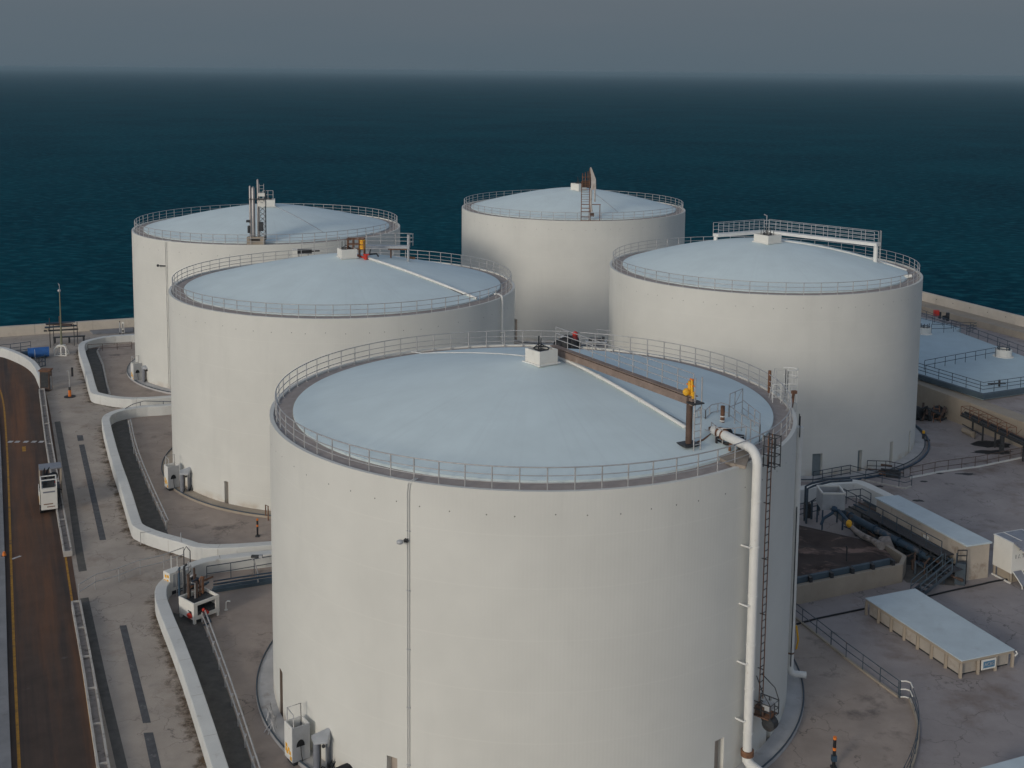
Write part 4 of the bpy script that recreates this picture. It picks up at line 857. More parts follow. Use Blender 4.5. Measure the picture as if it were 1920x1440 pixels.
# pipe rack behind the mast
p = G(92, 652); q = G(142, 648); t = thing('pipe_rack', 'raised rack of dark blue pipes on posts behind the light mast', 'pipe rack', p)
mb = MB()
for f_ in (.05, .95):
    for o_ in (0, 1.2): b0 = p.lerp(q, f_) + Vector((0, o_, 0)); mb.tube([b0, b0 + UP * 2.9], .05, 6)
mb.tube([p.lerp(q, .05), p.lerp(q, .05) + UP * 3.9], .05, 6); mb.obj('post', M_dark, t)
for i, z in enumerate((2.2, 2.6, 3.05)): MB().tube([p + Vector((-.6, .3 * i, z)), q + Vector((.4 - .3 * i, .3 * i, z))], .11, 8).obj('pipe', M_blue if i else M_dark, t)
MB().box(p.lerp(q, .35) + UP * 2.85 + Vector((0, .6, 0)), (3.2, .9, .1)).obj('shelf', M_brown, t); MB().box(p + Vector((-.3, .2, 2.3)), (.5, .3, .4)).obj('end_box', M_beige, t)
for a, b, z, lab in (((100, 644), (160, 641), .8, 'low dark blue bench like pipe guard right of the light mast'),):
    a, b = G(*a), G(*b); t = thing('pipe_guard', lab, 'guard rail', a); MB().bar(a + UP * z, b + UP * z, .5, .12).obj('top', M_dark, t)
    for f_ in (.05, .5, .95): MB().box(a.lerp(b, f_) + UP * z / 2, (.12, .4, z)).obj('leg', M_dark, t)
# blue tarps, tank and pipes behind the barrier
a, b = G(2, 668, .0), G(80, 660, .0)
t = thing('blue_tank', 'bright blue covered tank lying behind the curved barrier wall', 'tank', G(74, 666))
mb = MB(); c1, c2 = G(52, 662, .75), G(92, 659, .75); mb.tube([c1, c2], .62, 14); mb.obj('shell', M_bluebright, t)
for f_ in (.2, .8): MB().box(c1.lerp(c2, f_) - UP * .6, (.3, .9, .5)).obj('saddle', M_dark, t)
MB().tube([G(38, 664, .7), c1], .3, 10).obj('nozzle', M_blue, t)
railing('pit_railing', 'teal railing with blue panels left of the bright blue tank', 'railing', [G(0, 664), G(20, 662), G(58, 657)], M_blue, 1.15, (1, .55, .2), 1.4, .035)
railing('pit_railing', 'pale railing standing in front of the bright blue tank', 'railing', [G(42, 672), G(64, 669), G(66, 676)], M_lgrey, 1.2, (1, .5), 1.1, .03)
p = G(78, 690); t = thing('blue_gate', 'small blue metal gate between barrier wall and apron', 'gate', p)
mb = MB(); q0, q1 = G(68, 690), G(85, 686)
for z in (.05, .6, 1.25): mb.tube([q0 + UP * z, q1 + UP * z], .04, 6)
for f_ in (0, .33, .66, 1): mb.tube([q0.lerp(q1, f_), q0.lerp(q1, f_) + UP * 1.25], .035, 6)
mb.tube([q0, q1 + UP * 1.25], .03, 6); mb.obj('leaf', M_blue, t); MB().tube([q1, q1 + UP * 1.4], .06, 8).obj('gate_post', M_blue, t)
mb = MB(); rnd = random.Random(3)
for i in range(7): c = G(46 + i * 4, 672 + rnd.uniform(-3, 3)); mb.tube([c, c + UP * rnd.uniform(.5, 1.1), c + Vector((rnd.uniform(-.4, .4), .2, rnd.uniform(.6, 1.0)))], .06, 6)
tag(mb.obj('pipe_stubs', M_lgrey), 'cluster of pale upright pipe stubs behind the curved barrier wall', 'pipes')
# marker signs by the seawall
for px, m_, lab in ((225, M_lgrey, 'thin grey marker post by the seawall, left of white sign'), (231, M_whitebox, 'narrow white marker sign with black mark by the seawall')):
    p = G(px, 627); t = thing('marker_sign', lab, 'sign', p); MB().box(p + UP * .95, (.12 if px == 225 else .34, .08, 1.5)).obj('board', m_, t); MB().cyl(p, .06, .3, 8).obj('post', M_dark, t)
    if px == 231:
        mb = MB(); mb.box(p + Vector((0, -.05, 1.15)), (.12, .03, .7)); mb.obj('black_mark', M_black, t); MB().box(p + Vector((0, -.05, .5)), (.2, .03, .3)).obj('black_mark', M_black, t)
    else: MB().box(p + Vector((0, 0, 1.75)), (.1, .08, .2)).obj('cap', M_black, t)
tag(MB().prism([(q.x, q.y) for q in gp([(168, 621), (250, 615), (250, 624), (175, 628)])], 0, .14).obj('platform_slab', M_pave), 'pale raised slab along the seawall beside the farthest left tank', 'slab')

# service truck parked on the road
o = G(94, 966); t = thing('service_truck', 'white service truck with open machinery and grey canopy parked on road', 'truck', o, R_(3))
rz = math.atan2(RDIR.y, RDIR.x) - math.pi / 2; t.rotation_euler = (0, 0, rz); Q = lambda x, y, z: o + Matrix.Rotation(rz, 3, 'Z') @ Vector((x, y, z))
def qb(name, c, d, m, par=t, bev=0): return MB().box(Q(*c), d, rz).obj(name, m, par, bev)
qb('chassis', (.1, 2.6, .55), (1.35, 5.0, .25), M_dark)
body = qb('box_body', (-.02, .55, 1.35), (1.24, 1.1, 1.75), M_whitebox, bev=.02)
mb = MB()
for z in (2.24, 2.95):
    for y in (.03, 1.07): mb.bar(Q(-.62, y, z), Q(.58, y, z), .07)
    for x in (-.6, .56): mb.bar(Q(x, .03, z), Q(x, 1.07, z), .07)
for x in (-.6, .56):
    for y in (.03, 1.07): mb.bar(Q(x, y, 2.2), Q(x, y, 2.98), .07)
mb.obj('window_frame', M_white, body); qb('cab_interior', (-.02, .6, 2.5), (.9, .7, .5), M_dark, body); qb('seat_back', (-.3, .3, 2.55), (.4, .1, .5), M_blue, body)
for c, d in (((-.02, -.012, 1.95), (.9, .02, .12)), ((-.1, -.012, .95), (.7, .02, .07)), ((.1, -.012, .72), (.6, .02, .06))): qb('rust_streak', c, d, M_rust if d[2] < .1 else M_grey, body)
qb('side_panel', (-.72, 1.6, 1.3), (.06, 2.6, .9), M_whitebox); qb('yellow_stripe', (-.755, 1.2, 1.05), (.015, 1.2, .18), M_yel)
mb = MB(); mb.box(Q(-.1, 2.0, 1.5), (1.1, 1.2, 1.3), rz); mb.ball(Q(.15, 1.9, 2.5), .4); mb.ball(Q(.45, 2.1, 2.55), .35); mb.tube([Q(-.4, 1.6, 2.0), Q(-.35, 1.7, 3.1), Q(-.2, 1.9, 3.4)], [.18, .12, .02], 8); mb.tube([Q(-.3, 1.7, 2.3), Q(-.05, 1.9, 3.1), Q(.15, 2.1, 3.35)], [.14, .09, .02], 8); mb.tube([Q(-.6, 1.4, 1.9), Q(-.55, 1.8, 2.4), Q(.4, 1.9, 2.2)], .12, 8); mb.obj('machinery', M_black, t)
MB().ball(Q(.42, 1.35, 2.25), .14).obj('red_light', M_red, t); MB().ball(Q(-.5, 1.3, 2.1), .12).obj('red_light', M_red, t)
qb('engine_deck', (.45, 2.6, 1.2), (.9, 1.6, .8), M_dark)
qb('canopy_roof', (.25, 4.2, 2.75), (1.75, 1.5, .08), M_grey)
for x in (-.58, 1.08):
    for y in (3.5, 4.9): MB().bar(Q(x, y, .6), Q(x, y, 2.72), .08).obj('canopy_post', M_beige, t)
qb('canopy_floor', (.25, 4.2, .85), (1.7, 1.5, .1), M_brown)
for x in (-.6, .6):
    for y in (.8, 4.2):
        w = MB(); w.tube([Q(x - .12, y, .42), Q(x + .12, y, .42)], .42, 18); wh = w.obj('wheel', M_black, t); MB().tube([Q(x - .125, y, .42), Q(x + .125, y, .42)], .2, 12).obj('rim', M_lgrey, wh)

# hand rails across the apron and small hoops by the bund
railing('handrail', 'long grey handrail crossing the pale apron towards the bund wall', 'railing', [G(148, 1124), G(180, 1104), G(217, 1094), G(258, 1078), G(302, 1068), G(345, 1052)], M_grail, 1.05, (1, .5), 1.9, .03)
tag(rail_mb([G(264, 1022), G(284, 1020)], 1.0, (1,), .9, .03).obj('hoop_rail', M_grail), 'low hoop rail against the foot of the angled bund wall', 'rail')
tag(MB().tube([G(345, 1060), GU(345, 1060, 1.1), GU(350, 1058, 1.35), GU(357, 1060, 1.1), G(357, 1060)], .035, 8).obj('hoop_rail', M_dark), 'dark hooped rail at the junction of the two bund walls', 'rail')
tag(MB().tube([G(322, 1092), GU(322, 1092, 1.95), GU(333, 1088, 1.75), G(333, 1088)], .035, 8).obj('hoop_rail', M_whitebox), 'white hoop rail on bund wall just above the orange stickered skid', 'rail')
tag(MB().tube([G(340, 1040), GU(340, 1040, 1.7)], .04, 8).obj('vent_pole', M_lgrey), 'thin upright pole standing beside the angled bund wall', 'pole')

# double pipe runs on low stands inside the bunds
def pipe_run(label, px, z=.45, step=2.2, r=.05, n=2):
    pts = gp(px); t = thing('pipe_run', label, 'pipes', pts[0], 0, 'low pipe runs inside the bunds')
    for i in range(n): MB().tube([p + UP * (z + .28 * i) for p in offset(chaikin(pts, 2), .16 * i)], r, 8).obj('pipe', M_grail, t)
    for p in along(pts, step): MB().box(p + UP * (z / 2 + .1), (.1, .3, z + .2)).obj('stand', M_grail, t)
pipe_run('pair of thin pipes on stands inside the nearest bund, bottom left', [(380, 1165), (404, 1230), (432, 1310), (474, 1440), (520, 1590)])
pipe_run('pair of thin pipes on stands inside the middle bund', [(242, 800), (252, 850), (276, 912), (312, 992)])
kb = gp([(186, 653), (181, 660), (192, 686), (199, 722), (205, 742)]); tag(strip_wall(MB(), offset(kb, .18), kb, 0, .18).obj('inner_kerb', M_trough), 'narrow inner kerb on the floor of the farthest bund', 'kerb')
railing('handrail', 'dark handrail at the back corner inside the middle bund', 'railing', [G(236, 784), G(250, 776), G(270, 770), G(320, 771), G(352, 771)], M_drail, 1.05, (1, .5), 2.2, .035)
pts = [G(165, 659), G(205, 657), G(247, 654)]; railing('handrail', 'brown handrail along the back wall of the farthest bund', 'railing', pts, M_brown, .9, (1, .4), 1.6, .035)
# bund F: pipes and rail along the wall, with lamp
t = thing('bund_pipes', 'dark blue pipes with rail along back wall of nearest bund', 'pipes', G(410, 1095))
for i, (y, z, r) in enumerate(((1100, .25, .11), (1094, .65, .07), (1088, .95, .05))): MB().tube([G(400, y + 2, z), G(450, y - 6, z), G(520, y - 16, z)], r, 10).obj('pipe', M_blue if i else M_bluegrey, t)
rail_mb([G(388, 1090), G(440, 1082), G(520, 1068)], 1.1, (1, .5), 1.7, .035).obj('railing', M_drail, t)
MB().bar(G(398, 1108, .12), G(520, 1088, .12), .3, .24).obj('plinth', M_bluegrey, t)
p = G(484, 1098); t = thing('bund_lamp', 'grey floodlight on bent arm leaning over the bund pipes', 'lamp', p)
MB().tube([p, p + UP * .9, p + Vector((-.25, .1, 1.7)), p + Vector((-.45, .1, 1.95))], .045, 8).obj('arm', M_grail, t); MB().box(p + Vector((-.1, .1, 2.1)), (.75, .3, .14)).obj('lamp_head', M_dark, t, .03); MB().box(p + Vector((.2, .1, 2.12)), (.22, .32, .17)).obj('end_cap', M_lgrey, t)
p = G(424, 1144); t = thing('standpipe', 'small pale standpipe on the floor of the nearest bund', 'standpipe', p); MB().tube([p, p + UP * .55, p + Vector((.12, 0, .65)), p + Vector((.28, 0, .62))], .05, 8).obj('pipe', M_whitebox, t); MB().cyl(p, .12, .05, 10).obj('foot', M_whitebox, t)
# foam skid: open white box body with machinery
o = G(364, 1172); rz = R_(48); Q2 = lambda x, y, z: o + Matrix.Rotation(rz, 3, 'Z') @ Vector((x, y, z)); t = thing('pump_skid', 'white open topped pump skid with red valve wheel, inside nearest bund', 'skid', o, rz)
mb = MB(); Wd, Ln, Hh = 1.95, 1.75, 1.15; zb = .28
mb.box(Q2(Wd / 2, .04, zb + .12), (Wd, .08, .24), rz); mb.box(Q2(Wd / 2, .04, zb + Hh - .1), (Wd, .08, .2), rz); mb.box(Q2(.14, .04, zb + Hh / 2), (.28, .08, Hh - .44), rz); mb.box(Q2(Wd - .14, .04, zb + Hh / 2), (.28, .08, Hh - .44), rz)
mb.box(Q2(.04, Ln / 2, zb + Hh / 2), (.08, Ln - .16, Hh), rz); mb.box(Q2(Wd - .04, Ln / 2, zb + Hh / 2), (.08, Ln - .16, Hh), rz); mb.box(Q2(Wd / 2, Ln - .04, zb + Hh / 2), (Wd, .08, Hh), rz); mb.obj('shell', M_whitebox, t)
MB().box(Q2(Wd / 2, Ln / 2, zb + .3), (Wd - .2, Ln - .2, .3), rz).obj('sump', M_dark, t); MB().box(Q2(Wd / 2, Ln / 2, zb + .95), (Wd - .2, Ln - .6, .05), rz).obj('deck', M_dark, t)
for x in (.1, Wd - .1): MB().box(Q2(x, .1, zb / 2 - .01), (.16, .16, zb), rz).obj('leg', M_whitebox, t)
for x in (.1, Wd - .1): MB().box(Q2(x, Ln - .1, zb / 2 - .01), (.16, .16, zb), rz).obj('leg', M_whitebox, t)
MB().box(Q2(-.005, .45, zb + .4), (.03, .4, .28), rz).obj('port', M_dark, t); MB().tube([Q2(-.06, .38, zb + .28), Q2(-.13, .36, zb + .26)], .2, 14).obj('red_wheel', M_red, t); MB().ball(Q2(-.08, .5, zb + .45), .08).obj('port_lamp', M_lgrey, t)
mb = MB(); mb.tube([Q2(.9, -.25, zb + .35), Q2(.9, .2, zb + .35)], .1, 10); mb.ball(Q2(.75, .05, zb + .5), .12); mb.obj('red_valve', M_red, t)
for i in range(2): MB().tube([Q2(.85 + .14 * i, .1, zb + .25), Q2(.75 + .14 * i, -.6, .1), G(382 + 4 * i, 1172, .1)], .05, 8).obj('hose', M_blue, t)
t = thing('pump_manifold', 'dense dark upright pipes and valves rising behind the white skid', 'manifold', Q2(1.2, 1.0, 0)); rnd = random.Random(11)
for i in range(13):
    x, y = rnd.uniform(.5, 2.3), rnd.uniform(1.0, 2.6); h = rnd.uniform(1.6, 2.9); MB().tube([Q2(x, y, 1.0 if y < 1.6 else 0), Q2(x, y, h), Q2(x + rnd.uniform(-.3, .3), y, h + .12)], rnd.uniform(.04, .1), 8).obj('riser', [M_brown, M_rust, M_dark, M_blue, M_grail][i % 5], t)
for i in range(7): x, y, z = rnd.uniform(.5, 2.2), rnd.uniform(1.2, 2.4), rnd.uniform(1.3, 2.5); MB().tube([Q2(x, y, z), Q2(x + rnd.uniform(.4, .9), y + .1, z)], rnd.uniform(.05, .12), 8).obj('cross_pipe', [M_rust, M_dark, M_blue][i % 3], t)
for i in range(5): MB().box(Q2(rnd.uniform(.8, 2.8), rnd.uniform(1.6, 2.9), rnd.uniform(.5, 1.9)), (.4, .3, .35), rz).obj('valve_body', M_dark, t)
o2 = G(319, 1118); t = thing('cabinet', 'small white cabinet with orange stickers and cage rails beside bund wall', 'cabinet', o2, rz); Q3 = lambda x, y, z: o2 + Matrix.Rotation(rz, 3, 'Z') @ Vector((x, y, z))
MB().box(Q3(.55, .4, .95), (1.1, .8, 1.3), rz).obj('body', M_whitebox, t, .02); MB().box(Q3(.6, .4, .15), (.9, .6, .28), rz).obj('plinth', M_dark, t); MB().box(Q3(.65, -.01, 1.0), (.8, .03, .9), rz).obj('door', M_lgrey, t)
for i, (y, z) in enumerate(((.2, 1.35), (.5, 1.3), (.25, 1.0), (.55, .95), (.2, .65), (.5, .6))): MB().box(Q3(-.01, y, z), (.02, .2, .2), rz).obj('orange_sticker', M_yel, t)
rail_mb([Q3(.3, -.35, 0), Q3(1.5, -.35, 0), Q3(1.8, .5, 0)], 1.8, (1, .7, .2), .5, .03).obj('cage_rail', M_grail, t)

# kiosk, pump unit beside each of the left hand tanks
o = G(549, 1440); rzk = R_(36)
K = lambda x, y, z: o + Matrix.Rotation(rzk, 3, 'Z') @ Vector((x, y, z))
kiosk = thing('kiosk', 'x', 'kiosk', o, rzk, 'white kiosks at the tank feet'); kw, kd, kh = 1.0, .95, 2.15
mb = MB(); mb.box(K(kw / 2, .03, .25 + (kh - .25) / 2), (kw, .06, kh - .25), rzk, 1); mb.box(K(.03, kd / 2, .25 + (kh - .25) / 2), (.06, kd - .12, kh - .25), rzk, 0); mb.box(K(kw - .03, kd / 2, .25 + (kh - .25) / 2), (.06, kd - .12, kh - .25), rzk, 0); mb.box(K(kw / 2, kd - .03, .25 + (kh - .25) / 2), (kw, .06, kh - .25), rzk, 0)
mb.obj('casing', [M_white, M_lgrey], kiosk); MB().box(K(kw / 2, kd / 2, 1.25), (kw - .12, kd - .12, .05), rzk).obj('inner_floor', M_dark, kiosk); MB().box(K(kw / 2, kd / 2, .13), (kw - .2, kd - .2, .26), rzk).obj('plinth', M_dark, kiosk)
arch = [K(kw * .45 + .24 * math.cos(q * math.pi / 8), -.006, 1.05 + .38 * math.sin(q * math.pi / 8)) for q in range(9)]; MB().add(arch + [p - Vector((0, 0, 0)) + Matrix.Rotation(rzk, 3, 'Z') @ Vector((0, -.01, 0)) for p in arch], [tuple(range(9, 18))]).obj('arched_opening', M_black, kiosk)
MB().tube([K(kw * .45, -.04, 1.1), K(kw * .47, -.06, .6), K(kw * .55, -.05, .2)], .02, 6).obj('cable', M_black, kiosk)
for y, z in ((.72, .95), (.45, .82), (.62, .62), (.3, .68), (.2, .42), (.75, .7)): MB().box(K(-.006, y, z), (.014, .2, .2), rzk).obj('yellow_sticker', M_yel, kiosk)
MB().tube([K(.12, kd - .1, 1.3), K(.12, kd - .1, kh + .75), K(kw - .1, kd - .1, kh + .75), K(kw - .1, kd - .1, 1.3)], .03, 8).obj('hoop_rail', M_grail, kiosk); MB().tube([K(.12, .1, 1.3), K(.12, .1, kh + .65), K(.12, kd - .1, kh + .75)], .03, 8).obj('hoop_rail', M_grail, kiosk)
pu0 = o + Vector((1.25, -.6, 0)); pump = thing('pump_unit', 'x', 'pump', pu0, rzk, 'grey pump units beside the kiosks'); U = lambda x, y, z: pu0 + Matrix.Rotation(rzk, 3, 'Z') @ Vector((x, y, z))
MB().tube([U(.1, 0, .1), U(.1, 0, 1.75)], .17, 14).obj('column', M_grey, pump); MB().hexa([U(-.1, -.15, 1.75), U(.55, -.45, 1.75), U(1.1, .15, 1.75), U(.0, .4, 1.75)], [U(-.08, -.1, 1.9), U(.5, -.4, 1.85), U(1.05, .15, 2.25), U(.0, .35, 2.0)]).obj('hood', M_lgrey, pump)
MB().hexa([U(.5, -.32, .15), U(1.0, .1, .15), U(.97, .14, .15), U(.47, -.28, .15)], [U(.5, -.32, 1.75), U(1.0, .1, 2.0), U(.97, .14, 2.0), U(.47, -.28, 1.75)]).obj('panel', M_grey, pump)
MB().tube([U(.68, -.19, 1.55), U(.7, -.215, 1.55)], .15, 14).obj('oval_window', M_lgrey, pump); MB().box(U(1.1, .12, 1.15), (.13, .16, 2.3), rzk).obj('dark_post', M_dark, pump); MB().ball(U(.35, -.3, 1.6), .1).obj('lamp', M_dark, pump); MB().box(U(.32, .15, .9), (.2, .1, 1.3), rzk).obj('pale_post', M_beige, pump)
rnd = random.Random(5); mb = MB()
for i in range(6): x = rnd.uniform(0, .9); mb.tube([U(x, -.2, .1), U(x + .2, -.4, rnd.uniform(.4, .8)), U(x + rnd.uniform(.1, .5), -.2, .3), U(x + .3, 0, .05)], .03, 6)
mb.obj('hoses', M_black, pump)
def place(root, pos, label): root.location = pos; root['label'] = label; return root
d_ = pu0 - o
place(kiosk, o, 'white kiosk with yellow stickers at the foot of the nearest tank'); place(pump, pu0, 'grey pump unit with slanted hood right of the kiosk, nearest tank')
for pxy, l1, l2 in (((316, 922), 'white kiosk with yellow stickers at the foot of the second tank', 'grey pump unit with slanted hood at the foot of second tank'), ((251, 717), 'white kiosk at the foot of the farthest left tank', 'grey pump unit with slanted hood at farthest left tank')):
    q = G(*pxy); place(copy_tree(kiosk), q, l1); place(copy_tree(pump), q + d_, l2)
p = G(652, 1462); t = thing('cover_box', 'black box with peaked lid at the bottom edge against nearest tank', 'box', p); MB().box(p + UP * .3, (1.1, .8, .6), .5).obj('body', M_black, t)
MB().hexa([p + Vector((-.75, -.1, .6)), p + Vector((.1, -.65, .6)), p + Vector((.75, .1, .6)), p + Vector((-.1, .65, .6))], [p + Vector((-.2, -.05, .85)), p + Vector((.0, -.15, .85)), p + Vector((.2, .05, .85)), p + Vector((.0, .15, .85))]).obj('lid', M_black, t)
mb = MB(); rnd = random.Random(8)
for i in range(9): c = G(612 + i * 5, 1440 + rnd.uniform(0, 8)); mb.tube([c, c + Vector((rnd.uniform(-.2, .2), 0, rnd.uniform(.4, .9))), c + Vector((rnd.uniform(-.4, .4), -.2, rnd.uniform(.3, .7))), c + Vector((rnd.uniform(-.4, .4), -.3, .02))], .028, 6)
tag(mb.obj('hose_tangle', M_dark), 'tangle of dark hoses between pump unit and black box', 'hoses')
mb = MB(); rnd = random.Random(9)
for i in range(7): c = G(505 + rnd.uniform(0, 24), 1345 + rnd.uniform(-5, 35)); mb.tube([c, c + Vector((rnd.uniform(-.3, .3), 0, rnd.uniform(.5, 1.1))), c + Vector((rnd.uniform(-.5, .5), -.4, .03))], .03, 6)
tag(mb.obj('hose_tangle', M_grail), 'grey hoses and struts on foundation ring left of nearest kiosk', 'hoses')
def bollard(px, py, label, h=1.3, r=.075):
    p = G(px, py); t = thing('bollard', label, 'bollard', p, 0, 'orange banded bollards')
    MB().cyl(p, r, h, 12).obj('post', M_black, t); MB().cyl(p + UP * h, r * 1.15, .14, 12).obj('cap', M_orange, t); MB().cyl(p + UP * h * .62, r * 1.12, .16, 12).obj('band', M_orange, t); MB().box(p + UP * .05, (.3, .3, .1)).obj('foot', M_dark, t)
    return t, p
bollard(483, 1006, 'slim black bollard with orange band inside the middle bund')
t, p = bollard(1563, 1440, 'tall black bollard with orange bands and blue box, bottom right', 1.6, .085); MB().box(p + UP * .55, (.28, .2, .3)).obj('blue_box', M_blue, t)
p = G(8, 1046); t = thing('traffic_marker', 'small orange marker at the left edge of the road', 'marker', p); MB().cyl(p + UP * .16, .16, .32, 12, 0, .08).obj('cone', M_orange, t); MB().box(p + UP * .18, (.3, .3, .04)).obj('foot', M_black, t)
p = G(503, 976); t = thing('wall_bracket', 'rusty pipe bracket at foot of second tank, half behind nearest', 'bracket', p); mb = MB(); mb.tube([p, p + UP * 1.2, p + Vector((-.2, 0, 1.3)), p + Vector((-.2, 0, .4))], .05, 8); mb.obj('pipe', M_rust, t)

# rust brown growth along the outer foot of the bund walls
def stain_film():
    m = mat('brown_growth', (.13, .085, .05), .95, .35, 3.0); n, l = m.node_tree.nodes, m.node_tree.links; b = n['Principled BSDF']
    geo = n.new('ShaderNodeNewGeometry'); nz = n.new('ShaderNodeTexNoise'); nz.inputs['Scale'].default_value = 1.1; nz.inputs['Detail'].default_value = 9; nz.inputs['Roughness'].default_value = .72; l.new(geo.outputs['Position'], nz.inputs['Vector'])
    uv = n.new('ShaderNodeAttribute'); uv.attribute_name = 'edge'; ad = n.new('ShaderNodeMath'); ad.operation = 'MULTIPLY_ADD'; ad.inputs[1].default_value = -.42; l.new(uv.outputs['Fac'], ad.inputs[0]); l.new(nz.outputs['Fac'], ad.inputs[2])
    mp = n.new('ShaderNodeMapRange'); mp.inputs['From Min'].default_value = .36; mp.inputs['From Max'].default_value = .56; mp.inputs['To Max'].default_value = .8; l.new(ad.outputs[0], mp.inputs['Value']); l.new(mp.outputs[0], b.inputs['Alpha']); return m
SF = stain_film()
for e_, i0, i1, w_ in ((BA, 8, 22, 1.6), (BB, 10, 26, 1.9), (BF, 8, 99, 1.8)):
    e2 = resamp(e_[i0:i1], 60); mb = MB(); q = offset(e2, -w_); sheet(mb, e2, q, .012); o = mb.obj('wall_growth', SF); struct(o)
    at = o.data.attributes.new('edge', 'FLOAT', 'POINT')
    for i in range(len(e2)): at.data[i].value = 0.0
    for i in range(len(e2), 2 * len(e2)): at.data[i].value = 1.0

# ================================================================== right side of the site
# low reservoir on the terrace
ZR = 3.25
P1, P2, P3 = G(1723, 701, ZR), G(1843, 738, ZR), G(1920, 727, ZR); B0, B1 = G(1770, 612, ZR), G(1920, 668, ZR)
dlong = flat(P2 - P1).normalized(); corner = isect(P2, P3, B0, B1); back = P1 - dlong * 26; bk2 = isect(back, back + flat(P3 - P2), B0, B1)
flatp = lambda l: [(p.x, p.y) for p in l]
t = thing('reservoir', 'low reservoir with flat pale blue roof and dark railings on the terrace', 'reservoir', flat(P2, 2.56))
MB().prism(flatp([flat(P2), corner, bk2, flat(back)]), 2.5, ZR).obj('slab_roof', [M_resroof], t, .04)
MB().prism(flatp([G(1690, 586, ZR), G(1802, 613, ZR), G(1790, 622, ZR), G(1690, 640, ZR)]), 2.5, ZR - .04).obj('slab_roof', M_resroof, t)
edge = offset([flat(back), flat(P2), corner], .0)
mb = MB(); strip_wall(mb, offset(edge, .05), offset(edge, -.35), ZR - .5, ZR + .03); mb.obj('edge_beam', M_bluegrey, t)
zz = ZR + .03
fr = [flat(back, zz), flat(P2, zz), flat(corner, zz)]; fr = offset(fr, .15); railing('', '', '', [Vector((p.x, p.y, zz)) for p in fr], M_drail, 1.1, (1, .66, .33), 1.9, .035, parent=t)
railing('', '', '', [Vector((p.x, p.y, zz)) for p in (isect(B0, B1, back, back + flat(P3 - P2)), flat(B1), corner)], M_drail, 1.1, (1, .5), 2.0, .035, parent=t)
railing('', '', '', [G(1733, 694, zz), G(1800, 681, zz), G(1866, 669, zz)], M_drail, 1.1, (1, .5), 1.9, .035, parent=t)
railing('', '', '', [G(1746, 624, zz), G(1768, 624, zz), G(1788, 622, zz)], M_drail, 1.1, (1, .5), 1.5, .035, parent=t)
railing('', '', '', [G(1700, 598, zz), G(1732, 603, zz), G(1800, 620, zz), G(1831, 621, zz), G(1812, 628, zz)], M_drail, 1.1, (1, .66, .33), 1.9, .035, parent=t)
for (px, py), lab, r in (((1881, 668), 'larger round white vent on the reservoir roof', .95), ((1734, 626), 'round white vent on reservoir roof, half behind the right tank', .75)):
    p = G(px, py, ZR); v = thing('round_vent', lab, 'roof vent', p, 0, 'round vents on the reservoir roof'); mb = MB(); mb.lathe(p, [(r * 1.25, 0), (r * 1.2, .08), (r, .1), (r, .85), (r * .86, .85), (r * .86, .5), (.001, .5)], 16, 0, False); mb.obj('curb', M_whitebox, v)
    mb = MB(); rnd = random.Random(px)
    for i in range(7): a = rnd.uniform(0, 6.28); mb.tube([p + Vector((r * .7 * math.cos(a), r * .7 * math.sin(a), .5)), p + Vector((r * .7 * math.cos(a), r * .7 * math.sin(a), rnd.uniform(.95, 1.5)))], .05, 6)
    mb.tube([p + Vector((r * .75 * math.cos(q * .524), r * .75 * math.sin(q * .524), .98)) for q in range(12)], .05, 6, 0, True); mb.obj('fittings', M_drail, v)
p = G(1755, 597, ZR); t = thing('hydrant_box', 'small red box hanging on the railing at the back of reservoir', 'box', p); MB().box(p + UP * .75, (.7, .4, .8)).obj('body', M_red, t); MB().box(p + Vector((.5, 0, .45)), (.3, .3, .9)).obj('stand', M_dark, t)
p = G(1773, 602, ZR); t = thing('motor', 'small black motor on the railing, right of the red box', 'motor', p); MB().tube([p + Vector((-.4, 0, .45)), p + Vector((.4, 0, .55))], .28, 12).obj('body', M_black, t); MB().box(p + Vector((.25, 0, .6)), (.35, .4, 1.1)).obj('stand', M_dark, t)
p = G(1868, 726, ZR); t = thing('valve_bar', 'dark valve bar lying behind the front reservoir railing', 'valve', p); MB().tube([p + Vector((-.9, 0, .35)), p + Vector((1.0, .1, .42))], .09, 8).obj('bar', M_dark, t); MB().tube([p + Vector((.3, 0, .1)), p + Vector((.3, 0, .8))], .12, 8).obj('stem', M_dark, t)

# scrap heap beside the right tank
p = G(1742, 790); t = thing('scrap_heap', 'dark heap of pipe and hose scrap with red frame beside right tank', 'scrap heap', p); rnd = random.Random(21)
for i in range(16):
    c = p + Vector((rnd.uniform(-1.5, 1.7), rnd.uniform(-.2, 1.6), 0)); h = rnd.uniform(.2, 1.5); MB().tube([c + UP * .1, c + Vector((rnd.uniform(-1, 1), rnd.uniform(-.4, .4), h)), c + Vector((rnd.uniform(-1.4, 1.4), rnd.uniform(-.4, .4), h * .6))], rnd.uniform(.08, .2), 8).obj('scrap_pipe', [M_dark, M_black, M_brown][i % 3], t)
MB().ball(p + Vector((1.2, .9, .7)), .75, 12).obj('hose_coil', M_black, t); MB().ball(p + Vector((-1.1, .9, .6)), .8, 12).obj('hose_coil', M_black, t)
mb = MB(); f0 = p + Vector((.3, -.4, 0))
for x in (0, .75): mb.bar(f0 + Vector((x, 0, 0)), f0 + Vector((x * .7 + .1, .3, 1.8)), .08)
for z in (.4, .9, 1.4): mb.bar(f0 + Vector((0, z * .17, z)), f0 + Vector((.7, z * .17, z)), .07)
mb.obj('red_frame', M_rust, t)
